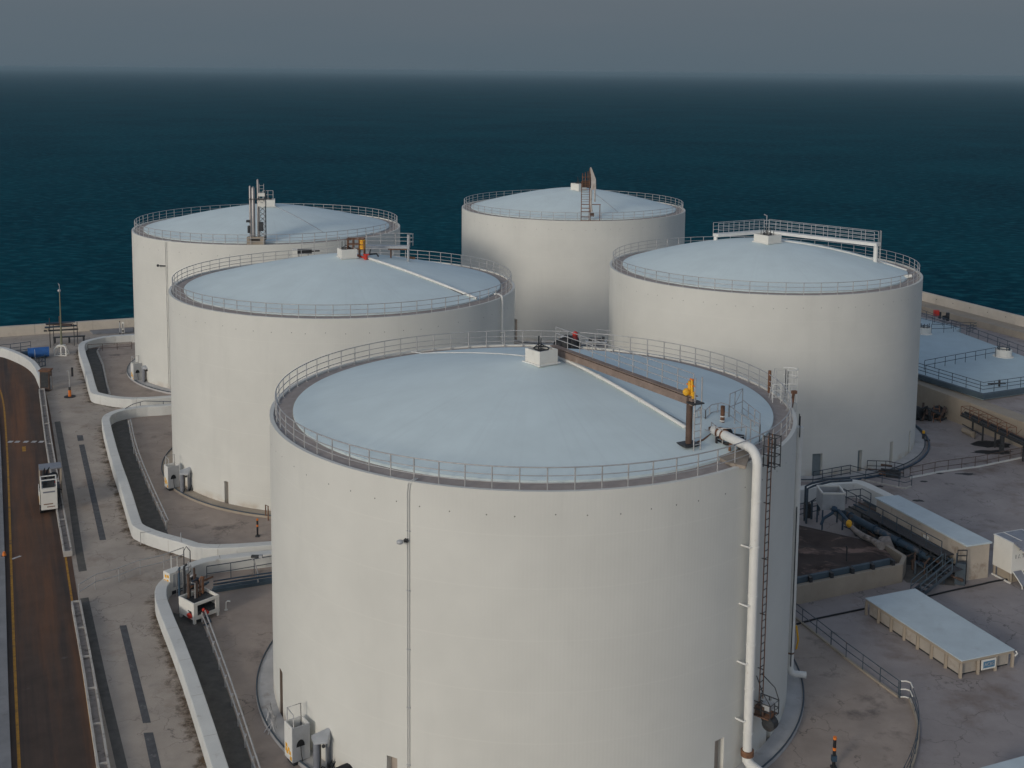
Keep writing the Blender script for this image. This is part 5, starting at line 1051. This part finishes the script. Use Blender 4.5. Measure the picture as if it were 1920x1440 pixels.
# pipe gantry along the retaining wall
pa, pb = G(1803, 812), G(1935, 878); gd = flat(pb - pa).normalized(); gn = Vector((gd.y, -gd.x, 0)); gn = gn if gn.y < 0 else -gn
t = thing('pipe_gantry', 'rusty pipe gantry on posts running along the beige retaining wall', 'pipe gantry', pa); Lg = (pb - pa).length + 6; H0 = 1.95
g = lambda s_, u, z: pa + gd * s_ - gn * u + UP * z
for u, z, r, m_ in ((.15, H0, .12, M_dark), (.5, H0 + .05, .16, M_black), (.9, H0, .1, M_rust)): MB().tube([g(-.3, u, z), g(Lg, u, z)], r, 8).obj('pipe', m_, t)
mb = MB(); mb.bar(g(-.3, .0, H0 - .18), g(Lg, .0, H0 - .18), .12, .16); mb.bar(g(-.3, 1.0, H0 - .18), g(Lg, 1.0, H0 - .18), .12, .16); mb.obj('beam', M_dark, t)
mb = MB()
for u in (0, 1.0):
    mb.tube([g(-.3, u, H0 + .75), g(7.2, u, H0 + .75)], .035, 6)
    for i in range(6): mb.tube([g(-.3 + i * 1.5, u, H0 - .1), g(-.3 + i * 1.5, u, H0 + .75)], .035, 6); mb.tube([g(-.3 + i * 1.5, u, H0), g(.45 + i * 1.5, u, H0 + .75)], .022, 6)
for i in range(6): mb.tube([g(-.3 + i * 1.5, 0, H0 + .75), g(-.3 + i * 1.5, 1.0, H0 + .75)], .03, 6)
mb.obj('lattice', M_rust, t)
for i, s_ in enumerate((1.2, 2.9, 4.9, 6.8, 9.2, 12.0)):
    m_ = MB(); m_.bar(g(s_, .4 if i != 3 else -.2, -.02), g(s_, .4 if i != 3 else -.2, H0 - .2), .14 if i != 3 else .34); m_.obj('post', M_dark, t)
mb = MB(); mb.tube([g(-.1, .1, .9), g(3.2, .1, .75)], .05, 6); mb.tube([g(2.1, .1, .8), g(2.1, .1, 0)], .04, 6); mb.obj('low_rail', M_dark, t)
MB().box(g(6.4, -.2, 1.1), (.6, .35, .3), .6).obj('valve_box', M_black, t)
c = g(.4, .3, .28); tag(MB().tube([c - gd * .5, c + gd * 1.2], .3, 14).obj('pipe_end', M_beige), 'beige pipe stub lying under the left end of pipe gantry', 'pipe')
# oil stains on the yard (real patches with their own outline)
def blot(px, py, rx, ry, seed, z):
    rnd = random.Random(seed); c = G(px, py); return [c + Vector((rx * math.cos(q * .393) * rnd.uniform(.6, 1.15), ry * math.sin(q * .393) * rnd.uniform(.6, 1.15), z)) for q in range(16)]
mb = MB()
for i, (px, py, rx, ry) in enumerate(((1858, 833, 1.9, 1.3), (1862, 848, 2.3, .8), (1812, 889, 1.0, .35), (1722, 939, .55, .3), (1648, 912, .5, .3), (1731, 903, .4, .25), (1762, 888, .4, .2))): mb.poly(blot(px, py, rx, ry, i, .012))
struct(mb.obj('oil_stain', mat('oil_stain_film', (.022, .021, .022), .6, .3, 1.5)))

# kerbed yard fence and platform rails
railing('yard_fence', 'long low yard fence on pale kerb running towards the gantry', 'fence', [G(1706, 897), G(1760, 886), G(1835, 876), G(1935, 855)], M_brown, 1.05, (1, .5), 1.55, .028, kerb=.16, kmat=M_bund)
railing('platform_railing', 'dark three bar railing at the foot of right tank', 'railing', [G(1524, 906), G(1594, 893)], M_drail, 1.05, (1, .66, .33), 1.2, .035)
railing('platform_railing', 'dark two bar railing with returned end on the yard, right of tank railing', 'railing', [G(1594, 894), G(1625, 902), G(1697, 917), G(1709, 913)], M_drail, 1.05, (1, .55), 1.5, .032, kerb=.14, kmat=M_trough)
p = G(1660, 892); t = thing('pipe_manifold', 'rusty low pipe manifold with guard rail near the foot of right tank', 'manifold', p); rnd = random.Random(31)
for i in range(9): y = rnd.uniform(-.3, 1.0); z = rnd.uniform(.2, .9); x = rnd.uniform(-1.4, .4); MB().tube([p + Vector((x, y, z)), p + Vector((x + rnd.uniform(.8, 1.6), y - .1, z - .1))], rnd.uniform(.05, .12), 8).obj('pipe', [M_rust, M_brown, M_dark][i % 3], t)
rail_mb([p + Vector((-1.5, .6, 0)), p + Vector((.3, .5, 0)), p + Vector((1.5, -.4, 0))], 1.2, (1, .6, .3), .9, .035).obj('guard_rail', M_dark, t); MB().box(p + Vector((.6, -.3, .25)), (1.3, .7, .5), -.3).obj('valve_block', M_dark, t)
a = wang('D', 1716, 0); X, Y, R, zt = TK['D']; tag(MB().tube([Vector((X + (R + 1.35) * math.cos(q), Y + (R + 1.35) * math.sin(q), .1)) for q in [a - 1.0 + i * .05 for i in range(33)]], .1, 8).obj('ring_hose', M_blue), 'blue hose curving round the foot of the right tank', 'hose')
p = G(1731, 826); t = thing('hydrant', 'small dark hydrant with yellow cap beside the right tank', 'hydrant', p); MB().cyl(p, .12, .75, 10).obj('body', M_dark, t); MB().cyl(p + UP * .75, .14, .25, 10).obj('cap', M_yel, t); MB().box(p + Vector((.3, -.1, .08)), (.6, .25, .16)).obj('foot', M_dark, t)

# pit on the right: curved wall, raised soil bed, pipes
cw = chaikin(gp([(1440, 921), (1497, 911), (1549, 903), (1590, 898), (1617, 900), (1654, 917), (1684, 932), (1720, 952)], 1.3), 2)
tag(strip_wall(MB(), cw, offset(cw, -.9), -.05, 1.3).obj('bund_wall', M_bund, None, .05), 'curved pale bund wall behind the blue pipes on the right', 'bund wall')
ZB = 1.35; f0, f1 = G(1440, 1110, ZB), G(1693, 1058, ZB); fd = flat(f1 - f0).normalized(); b1 = G(1652, 1010, ZB); b2 = G(1565, 962, ZB); b3 = G(1440, 962, ZB)
nx, ny = 40, 30; bed = MB(); rnd = random.Random(4); vs = []
import mathutils
for j in range(ny + 1):
    for i in range(nx + 1):
        u, v = i / nx, j / ny; fa = f0.lerp(f1, u); ba = b3.lerp(b1, u); q = fa.lerp(ba, v)
        n_ = mathutils.noise.noise(Vector((q.x * .55, q.y * .55, 2))) * .35 + mathutils.noise.noise(Vector((q.x * 2, q.y * 2, 5))) * .1; ed = min(1, 6 * min(u + .2, 1 - u, v + .05, 1 - v))
        vs.append(Vector((q.x, q.y, .95 + (n_ + .35) * ed)))
bed.add(vs, [(j * (nx + 1) + i, j * (nx + 1) + i + 1, (j + 1) * (nx + 1) + i + 1, (j + 1) * (nx + 1) + i) for j in range(ny) for i in range(nx)], 0, True)
struct(bed.obj('soil_bed', M_dirt))
fl = [f0 - fd * 2, f1]; bl = [f1, b1]
t = thing('retaining_wall', 'low beige wall holding back the dark soil bed', 'wall', flat(f1)); strip_wall(MB(), offset(fl, .3), fl, -.05, ZB).obj('front_wall', M_beige, t, .03)
strip_wall(MB(), [Vector(f1), G(1700, 1040, ZB), Vector(b1)], offset([Vector(f1), G(1700, 1040, ZB), Vector(b1)], .3), -.05, ZB - .1).obj('side_wall', M_beige, t)
t = thing('gutter_beam', 'blue grey steel beam in sections along the top of low beige wall', 'beam', f1)
for i in range(5):
    a, b = f0.lerp(f1, .16 + i * .155), f0.lerp(f1, .16 + (i + .93) * .155); MB().bar(a + Vector((.0, .55, .1)), b + Vector((0, .55, .1)), .25, .5).obj('beam_section', M_bluegrey, t); MB().box(b + Vector((0, .35, .05)), (.22, .5, .62), .25).obj('clamp', M_dark, t)
p = G(1587, 1052, 1.2); tag(MB().tube([p, p + UP * 1.0, p + Vector((-.1, 0, 1.2))], .05, 8).obj('stake', M_dark), 'dark stake stuck upright in the soil bed', 'stake')
p = G(1658, 1028, .8); t = thing('concrete_block', 'rough pale concrete block at the right end of the soil bed', 'block', p); mb = MB()
mb.hexa([p + Vector(c) for c in ((-.8, -.5, 0), (.7, -.6, 0), (.8, .5, 0), (-.5, .6, 0))], [p + Vector(c) for c in ((-.4, -.3, .6), (.35, -.4, .75), (.5, .4, .85), (-.3, .4, .8))]); mb.obj('block', M_soil, t, .1)
# pale discharge hose
tag(MB().tube([G(1592, 983, 1.8), G(1604, 995, 1.6), G(1620, 1006, 1.6), G(1638, 1014, 1.6), G(1652, 1024, 1.9)], [.14, .2, .24, .22, .3], 10).obj('discharge_hose', M_soil), 'grey flat discharge hose sagging from the yellow valve', 'hose')
# white box tank on legs with blue pipework
p = G(1556, 966, 1.2); t = thing('box_tank', 'white open box tank on blue legs above the soil bed', 'tank', p); rz = .15
mb = MB(); s_, h = 1.75, 1.35; zc_ = p.z + .75
for c, d in (((0, -s_ / 2), (s_, .07)), ((0, s_ / 2), (s_, .07)), ((-s_ / 2, 0), (.07, s_)), ((s_ / 2, 0), (.07, s_))): mb.box(Vector((p.x + c[0], p.y + c[1], zc_ + h / 2)), (d[0], d[1], h))
mb.box(Vector((p.x, p.y, zc_ + .1)), (s_ - .1, s_ - .1, .06)); mb.obj('shell', M_lgrey, t)
mb = MB()
for a, b in (((-1, -1), (1, -1)), ((1, -1), (1, 1)), ((1, 1), (-1, 1)), ((-1, 1), (-1, -1))): mb.bar(Vector((p.x + a[0] * s_ / 2, p.y + a[1] * s_ / 2, zc_ + h)), Vector((p.x + b[0] * s_ / 2, p.y + b[1] * s_ / 2, zc_ + h)), .12)
mb.obj('rim', M_whitebox, t)
for x in (-.8, .8):
    for y in (-.8, .8): MB().bar(Vector((p.x + x, p.y + y, .3)), Vector((p.x + x, p.y + y, zc_ + .1)), .1).obj('leg', M_blue, t)
mb = MB(); mb.tube([p + Vector((0, -.9, 1.0)), p + Vector((-.2, -1.4, .7)), p + Vector((-.9, -1.5, .3)), p + Vector((-1.1, -1.6, -.2))], .12, 8); mb.tube([p + Vector((-.2, -1.2, .9)), p + Vector((.3, -1.4, .9)), G(1591, 978, 2.0)], .13, 10); mb.ball(p + Vector((0, -1.2, .95)), .25); mb.obj('blue_pipework', M_blue, t)
MB().ball(G(1592, 982, 1.95), .24, 12, 0, 1.3).obj('yellow_valve', M_yel, t)
# dark portal frame and rails left of it
q0, q1 = G(1512, 968, .6), G(1512, 930, .6); t = thing('pipe_portal', 'dark blue bent pipe portal left of the white box tank', 'portal', q0)
mb = MB()
for dy in (0, .6): mb.tube([q0 + Vector((0, dy, -.6)), q0 + Vector((0, dy, 2.3)), q0 + Vector((.5, dy, 2.55)), q0 + Vector((2.0, dy + .6, 2.7)), q0 + Vector((3.9, dy + 1.2, 2.6))], .09, 8)
mb.tube([q0 + Vector((.45, .2, -.3)), q0 + Vector((.45, .2, 1.2)), q0 + Vector((.9, .3, 1.5)), q0 + Vector((1.1, .3, .4))], .1, 8); mb.obj('pipes', M_drail, t)
MB().box(q0 + Vector((.1, .3, .4)), (.45, .5, 1.2)).obj('pump_body', M_dark, t)
railing('pit_railing', 'dark blue three bar railing beside white down pipe in the pit', 'railing', [G(1494, 975), G(1535, 966)], M_drail, 1.3, (1, .66, .33), 1.0, .04)
# trench with the main blue pipe
struct(MB().poly([G(x, y, .016) for x, y in ((1560, 962), (1640, 935), (1820, 1060), (1790, 1098), (1700, 1092))][::-1]).obj('trench_floor', M_darkgnd))
t = thing('main_pipe', 'thick worn blue pipe descending between the railings on right', 'pipe', G(1582, 960)); m0, m1 = G(1575, 958, 1.35), G(1748, 1048, .95)
MB().tube([m0, m0.lerp(m1, .5), m1], .28, 14).obj('pipe', mat('worn_blue_pipe', (.045, .075, .105), .5, .2, 1.2, stain=[((.22, .19, .17), .9, .56, .08, .8), ((.10, .055, .03), 1.6, .58, .08, .8)]), t)
for f_ in (.12, .4, .66, .9): MB().tube([m0.lerp(m1, f_), m0.lerp(m1, f_ + .008)], .36, 14).obj('flange', M_blue, t)
for f_ in (.2, .5, .8): c = m0.lerp(m1, f_); MB().box(Vector((c.x, c.y, c.z / 2 - .1)), (.3, .5, c.z - .1)).obj('support', M_dark, t)
t = thing('side_pipes', 'bundle of thin dark pipes alongside the thick blue pipe', 'pipes', G(1600, 955))
for i in range(4): a, b = G(1592 + i * 9, 950 - i * 4, .7), G(1758 + i * 7, 1036 - i * 5, .6); MB().tube([a, a.lerp(b, .5) + UP * .08, b], .08, 8).obj('pipe', [M_dark, M_blue, M_brown, M_drail][i], t)
MB().tube([G(1642, 996, .3), G(1730, 1045, .3)], .1, 8).obj('low_pipe', M_grail, t)
wa, wb = flat(G(1640, 932, 2.75)), flat(G(1813, 1023, 2.75)); wd = (wb - wa).normalized(); wn_ = Vector((wd.y, -wd.x, 0)); wn_ = wn_ if wn_.x < 0 else -wn_
t = thing('pipe_deck', 'dark railed pipe deck along the left side of the pale roofed shed', 'pipe rack', wa)
MB().bar(wa + wn_ * .62 + UP * 1.62, wb + wn_ * .62 + UP * 1.62 - wd * 1.2, 1.15, .08).obj('grating', M_grate, t)
for i, (u, z, r_, m_) in enumerate(((.3, .45, .16, M_dark), (.75, .35, .2, M_blue), (.3, .95, .12, M_black), (.8, .9, .13, M_brown), (.5, 1.35, .11, M_drail), (1.05, 1.25, .1, M_dark), (1.1, .55, .14, M_black))): MB().tube([wa + wn_ * u + UP * z, wb + wn_ * u + UP * z - wd * .8], r_, 8).obj('pipe', m_, t)
for p in along([wa + wn_ * 1.15, wb + wn_ * 1.15 - wd * 1.2], 2.2): MB().bar(p, p + UP * 1.6, .12).obj('post', M_dark, t)
railing('', '', '', [wa + wn_ * 1.18 - wd * 2.4 + UP * 1.66, wa + wn_ * 1.18 + UP * 1.66, wb + wn_ * 1.18 - wd * 1.2 + UP * 1.66], M_drail, 1.1, (1, .5), 1.7, .035, parent=t)
railing('pit_railing', 'dark railing between curved wall and white box tank', 'railing', [G(1560, 948), G(1616, 941), G(1632, 950)], M_drail, 1.15, (1, .5), 1.6, .035)
railing('pit_railing', 'grey low rail in front of the thick blue pipe', 'railing', [G(1640, 1006), G(1712, 1050)], M_grail, .7, (1,), 1.5, .03)
mb = MB(); c = G(1642, 1000, .4); mb.tube([c, c + UP * 1.0 + Vector((.35, .2, 0)), c + UP * 1.9 + Vector((.6, .3, 0))], .05, 8); tag(mb.obj('bent_hose', M_beige), 'thin beige bent hose leaning over the blue pipe', 'hose')
p = G(1741, 1048); t = thing('switch_box', 'white upright switch box with red stripe at the end of blue pipe', 'box', p); MB().box(p + UP * 1.1, (.75, .6, 1.5), .3).obj('body', M_whitebox, t, .02); MB().box(p + UP * 1.1 + Vector((.08, -.33, 0)), (.06, .05, 1.2), .3).obj('red_stripe', M_red, t); MB().box(p + UP * .17, (.6, .5, .34), .3).obj('plinth', M_dark, t); MB().tube([p + Vector((-.2, .2, 1.8)), p + Vector((-.15, .2, 2.4)), p + Vector((.5, .3, 2.3)), p + Vector((.9, .3, 1.5))], .06, 8).obj('conduit', M_blue, t)
t = thing('valve_cluster', 'dark cluster of valves and pipes beside the white switch box', 'valves', G(1765, 1055)); rnd = random.Random(17)
for i in range(14): c = G(1700 + rnd.uniform(10, 75), 1040 + rnd.uniform(-8, 40)); MB().tube([c, c + UP * rnd.uniform(.4, 1.6), c + Vector((rnd.uniform(-.7, .7), .1, rnd.uniform(.3, 1.4)))], rnd.uniform(.05, .11), 8).obj('pipe', [M_dark, M_drail, M_blue, M_brown][i % 4], t)
for i in range(5): c = G(1705 + i * 15, 1052 + rnd.uniform(-10, 30)); MB().box(c + UP * .35, (.5, .4, .7), i).obj('valve_body', M_dark, t)
t = thing('pipe_clutter', 'dark crowded small pipes, stands and valves under the thick blue pipe', 'pipes', G(1660, 1010)); rnd = random.Random(41)
for i in range(22):
    f_ = rnd.uniform(.05, .95); c = flat(m0.lerp(m1, f_)) + Vector((rnd.uniform(-.4, 1.3), rnd.uniform(-.9, .7), 0)); k_ = i % 4
    if k_ == 0: MB().box(c + UP * .35, (rnd.uniform(.3, .6), .4, .7), rnd.uniform(0, 1.5)).obj('valve_body', M_dark, t)
    elif k_ == 1: MB().tube([c, c + UP * rnd.uniform(.6, 1.5), c + Vector((rnd.uniform(-.8, .8), rnd.uniform(-.4, .4), rnd.uniform(.4, 1.3)))], rnd.uniform(.04, .09), 8).obj('riser', [M_drail, M_brown, M_black][i % 3], t)
    else: e2_ = c + (m1 - m0).normalized() * rnd.uniform(1.5, 4.0); MB().tube([c + UP * rnd.uniform(.1, .7), Vector((e2_.x, e2_.y, rnd.uniform(.1, .6)))], rnd.uniform(.05, .11), 8).obj('low_pipe', [M_dark, M_black, M_blue, M_brown][i % 4], t)
# stair with rails
s0, s1 = G(1716, 1118), G(1776, 1068, 1.3); t = thing('stairway', 'steel stair with blue grey handrails beside the valve cluster', 'stairs', s0); sd_ = flat(s1 - s0); sw = Vector((-sd_.y, sd_.x, 0)).normalized() * .42
for s_ in (-1, 1):
    MB().bar(s0 + sw * s_ + UP * .1, s1 + sw * s_, .06, .22).obj('stringer', M_drail, t); mb = MB()
    for z in (1.0, .55): mb.tube([s0 + sw * s_ + UP * z, s1 + sw * s_ + UP * z], .035, 6)
    for f_ in (0, .5, 1): q = s0.lerp(s1, f_) + sw * s_; mb.tube([q, q + UP * 1.0], .035, 6)
    mb.obj('handrail', M_bluegrey, t)
for i in range(7): MB().box(s0.lerp(s1, (i + .5) / 7), (.8, .28, .04), math.atan2(sd_.y, sd_.x) + math.pi / 2).obj('tread', M_grate, t)
c = s1 + sd_.normalized() * .5; MB().box(c, (1.0, 1.0, .06), math.atan2(sd_.y, sd_.x)).obj('landing', M_grate, t)
for x in (-.4, .4): MB().bar(Vector((c.x + x, c.y + .3, 0)), Vector((c.x + x, c.y + .3, c.z + 1.0)), .06).obj('post', M_drail, t)
p = G(1803, 1096); t = thing('control_rack', 'dark blue control rack standing against the end of the shed', 'rack', p); MB().box(p + UP * .8 + Vector((-.1, .1, 0)), (.7, .5, 1.6), -.4).obj('cabinet', M_drail, t); mb = MB()
for x in (-.35, .3): mb.tube([p + Vector((x, .1, 0)), p + Vector((x, .1, 2.5))], .04, 6)
for z in (1.7, 2.1, 2.5): mb.tube([p + Vector((-.35, .1, z)), p + Vector((.3, .1, z))], .04, 6)
mb.obj('frame', M_dark, t)

# long pale roofed shed
ZS = 2.75; r1, r2, r3, r4 = G(1640, 932, ZS), G(1684, 928, ZS), G(1861, 1016, ZS), G(1813, 1023, ZS)
t = thing('shed', 'long narrow beige shed with flat pale blue roof', 'shed', flat(r4))
ins = lambda l, k: [p + (sum((Vector(q) for q in l), Vector()) / 4 - p).normalized() * k for p in l]
rf = [r1, r2, r3, r4]; rf = [p for p in rf]; wl_ = ins(rf, .22)
MB().prism(flatp(wl_), -.02, ZS - .12).obj('wall', mat('stained_render', (.47, .41, .34), .9, .1, .6, .2, 12, stain=[((.22, .16, .12), .8, .56, .1, .6), ((.13, .10, .08), 2.0, .64, .06, .7)]), t)
MB().prism(flatp(rf), ZS - .12, ZS).obj('roof', M_shedroof, t, .02)
# hose and cable on the yard
pts = [(1494, 1170), (1530, 1160), (1626, 1140)]
tag(MB().tube(gp(pts, .06), .06, 8).obj('yard_cable', M_black), 'straight black cable on the yard left of the shelter', 'cable')
tag(MB().tube(chaikin(gp([(1740, 1118), (1780, 1108), (1830, 1098), (1870, 1088), (1925, 1082)], .06), 2), .06, 8).obj('yard_cable', M_black), 'black cable on the yard in front of the shed end', 'cable')

# low shelter with many posts
ZL = 1.15; c1, c2, c3, c4 = G(1622, 1121, ZL), G(1716, 1103, ZL), G(1903, 1218, ZL), G(1803, 1239, ZL)
t = thing('shelter', 'low long shelter with flat pale roof on rows of beige posts', 'shelter', flat(c4))
MB().prism(flatp([c1, c2, c3, c4]), ZL - .06, ZL).obj('roof', M_shedroof, t, .015)
ii = ins([c1, c2, c3, c4], .12); mb = MB()
for a, b in ((ii[0], ii[3]), (ii[3], ii[2]), (ii[2], ii[1]), (ii[1], ii[0])): mb.bar(flat(a, ZL - .15), flat(b, ZL - .15), .12, .17)
mb.obj('edge_beam', M_beige, t)
jj = ins([c1, c2, c3, c4], .36); MB().prism(flatp(jj), .12, ZL - .1).obj('inner_wall', mat('panel_wall', (.42, .38, .33), .85, .1, 1.0, stain=[((.25, .2, .17), 1.2, .56, .12, .5)]), t); MB().prism(flatp(ins([c1, c2, c3, c4], .42)), -.02, .12).obj('plinth', M_dark, t)
for a, b, n_ in ((ii[0], ii[3], 7), (ii[3], ii[2], 3), (ii[1], ii[2], 7), (ii[0], ii[1], 3)):
    for i in range(n_ + (0 if a is ii[3] else 1)):
        if i == 0 and a is not ii[0] and a is not ii[1] or (a is ii[0] and b is ii[1] and i in (0, n_)): continue
        q = lerp(a, b, i / n_); MB().bar(flat(q, 0), flat(q, ZL - .23), .16).obj('post', M_beige, t)
MB().tube([flat(ii[2], ZL - .15) + Vector((.2, .05, 0)), flat(ii[2], ZL - .3) + Vector((.28, 0, 0)), flat(ii[2], ZL - .4) + Vector((.1, -.1, 0))], .05, 8).obj('hook', M_whitebox, t)
sg = lerp(ii[3], ii[2], .5); ed = flat(Vector(ii[2]) - Vector(ii[3])).normalized(); en = Vector((ed.y, -ed.x, 0)); en = en if en.y < 0 else -en; rs = math.atan2(ed.y, ed.x)
brd = MB().box(flat(sg, .62) + en * .16, (1.1, .05, .62), rs).obj('sign_board', M_whitebox, t); MB().box(flat(sg, .62) + en * .19, (.86, .02, .42), rs).obj('blue_panel', mat('sign_blue', (.10, .22, .34), .5, .1, 3), brd)
def text(name, body, pos, size, rz, m, parent, tilt=math.pi / 2):
    cu = bpy.data.curves.new(name, 'FONT'); cu.body = body; cu.size = size; cu.align_x = 'CENTER'; cu.align_y = 'CENTER'; cu.extrude = .004
    tmp = bpy.data.objects.new(name, cu); COL.objects.link(tmp); dg = bpy.context.evaluated_depsgraph_get(); me = bpy.data.meshes.new_from_object(tmp.evaluated_get(dg)); bpy.data.objects.remove(tmp)
    me.transform(Matrix.Translation(pos) @ Matrix.Rotation(rz, 4, 'Z') @ Matrix.Rotation(tilt, 4, 'X')); me.transform(root_matrix(parent).inverted()); me.materials.clear(); me.materials.append(m)
    o = bpy.data.objects.new(name, me); COL.objects.link(o); o.parent = parent; return o
text('lettering', 'ACBS', flat(sg, .62) + en * .206, .3, rs, M_lgrey, brd)

# white cabinet on legs at the right edge
ZC = 3.05; k1, k2 = G(1864, 1001, ZC), G(1899, 1018, ZC); kd_ = flat(k2 - k1).normalized(); kn = Vector((kd_.y, -kd_.x, 0)); kn = kn if kn.x > 0 else -kn
t = thing('control_cabinet', 'white control cabinet on legs with black lettering at right edge', 'cabinet', flat(k2)); kl = (k2 - k1).length; rk = math.atan2(kd_.y, kd_.x)
A_ = [flat(k1), flat(k2), flat(k2) + kn * 2.6, flat(k1) + kn * 2.6]
MB().prism(flatp(A_), .75, ZC - .05).obj('body', M_whitebox, t, .02); MB().prism(flatp([p + kn * .0 for p in ins(A_, -.05)]), ZC - .05, ZC).obj('roof_rim', M_white, t)
MB().prism(flatp(ins(A_, .12)), ZC, ZC + .012).obj('roof_panel', M_grey, t); mc = (A_[0] + A_[3]) / 2; MB().bar(flat(lerp(A_[0], A_[3], .33), ZC + .02), flat(lerp(A_[1], A_[2], .33), ZC + .02), .06, .03).obj('roof_seam', M_white, t)
for q in (lerp(A_[0], A_[1], .06), lerp(A_[0], A_[1], .94), lerp(A_[3], A_[0], .03) , lerp(A_[2], A_[1], .03)): MB().bar(flat(q, 0) + kn * .1, flat(q, .76) + kn * .1, .14).obj('leg', M_beige, t)
MB().prism(flatp(ins(A_, .35)), 0, .74).obj('plinth', M_beige, t); MB().bar(flat(A_[0], .05), flat(A_[1], .05), .1, .1).obj('skid_rail', M_white, t)
fk = kd_                                                  # face towards the camera on the short side
for zt_, zb_, ou in ((ZC - .02, ZC - .5, .55),): MB().hexa([A_[1] + UP * zb_ + fk * ou + kn * .45, A_[2] + UP * zb_ + fk * ou, A_[2] + UP * (zb_ + .04) + fk * ou, A_[1] + UP * (zb_ + .04) + fk * ou + kn * .45], [A_[1] + UP * zt_ + kn * .05, A_[2] + UP * zt_, A_[2] + UP * (zt_ + .05), A_[1] + UP * (zt_ + .05) + kn * .05]).obj('awning', M_grey, t)
for i in (0, 1):
    s_ = A_[1] + kn * (.15 + i * 1.0); MB().hexa([s_ + UP * .15 + fk * .95, s_ + UP * .15 + fk * .95 + kn * .75, s_ + UP * .22 + fk * .95 + kn * .75, s_ + UP * .22 + fk * .95], [s_ + UP * .85 + fk * .05, s_ + UP * .85 + fk * .05 + kn * .75, s_ + UP * .92 + fk * .05 + kn * .75, s_ + UP * .92 + fk * .05]).obj('chute', M_grey, t)
    for w_ in (-.03, .78): MB().tube([s_ + kn * w_ + UP * .92 + fk * .03, s_ + kn * w_ + UP * .5 + fk * .6, s_ + kn * w_ + UP * .2 + fk * .98, s_ + kn * w_ + fk * 1.0], .04, 6).obj('chute_rail', M_whitebox, t)
rf_ = math.atan2(kn.y, kn.x); text('lettering', '1 /. TA', A_[1] + fk * .01 + kn * .85 + UP * 1.95, .42, rf_, M_black, t); text('lettering', '~', A_[1] + fk * .01 + kn * .8 + UP * 2.45, .6, rf_, M_dark, t)
# roof corner at the bottom edge
q = [G(1835, 1440, 1.15), G(1930, 1414, 1.15), G(2060, 1520, 1.15), G(1950, 1552, 1.15)]; t = thing('shelter', 'low shelter with pale roof cut off by the bottom right corner', 'shelter', flat(q[0])); MB().prism(flatp(q), 1.07, 1.15).obj('roof', M_shedroof, t, .015); MB().prism(flatp(ins(q, .4)), -.02, 1.07).obj('inner_wall', M_beige, t)

# curved kerb fence near the bottom right
fl_ = gp([(1478, 1150), (1489, 1158), (1540, 1198), (1587, 1236), (1650, 1283), (1684, 1308), (1706, 1312), (1720, 1352), (1722, 1376), (1706, 1450), (1660, 1540)]); mb = MB(); fan(mb, fl_[::-1], TK['F'][:2], .008); struct(mb.obj('bund_floor', M_bed))
fp = gp([(1478, 1150), (1489, 1158), (1540, 1198), (1587, 1236), (1650, 1283), (1684, 1308)])
railing('yard_fence', 'dark fence on pale kerb sloping down the yard beside nearest tank', 'fence', fp, M_drail, 1.05, (1, .55), 1.75, .028, kerb=.16, kmat=M_beige)
fp2 = chaikin(gp([(1706, 1312), (1712, 1327), (1720, 1352), (1722, 1376), (1718, 1410), (1706, 1450), (1680, 1500)]), 2)
railing('yard_fence', 'curved dark fence with closely spaced bars at the bottom right', 'fence', fp2, M_drail, 1.05, (1, .66, .33), 1.6, .02, kerb=.16, kmat=M_beige)
t = thing('gate_rail', 'pale bent gate rail joining the two yard fences', 'rail', G(1686, 1309))
for z in (1.05, .55, .08): MB().tube([GU(1687, 1309, z), GU(1697, 1309, z), GU(1706, 1312, z), GU(1710, 1322, z)], .045, 8).obj('bar', M_whitebox, t)
MB().tube([G(1687, 1309, 0), GU(1687, 1309, 1.08)], .045, 8).obj('post', M_drail, t)
p = G(1493, 1217); tag(MB().tube([p, p + Vector((.1, 0, .6)), p + Vector((-.05, 0, 1.55))], .06, 8).obj('bent_stake', M_yel), 'bent mustard stake leaning near the slender white pipe', 'stake')
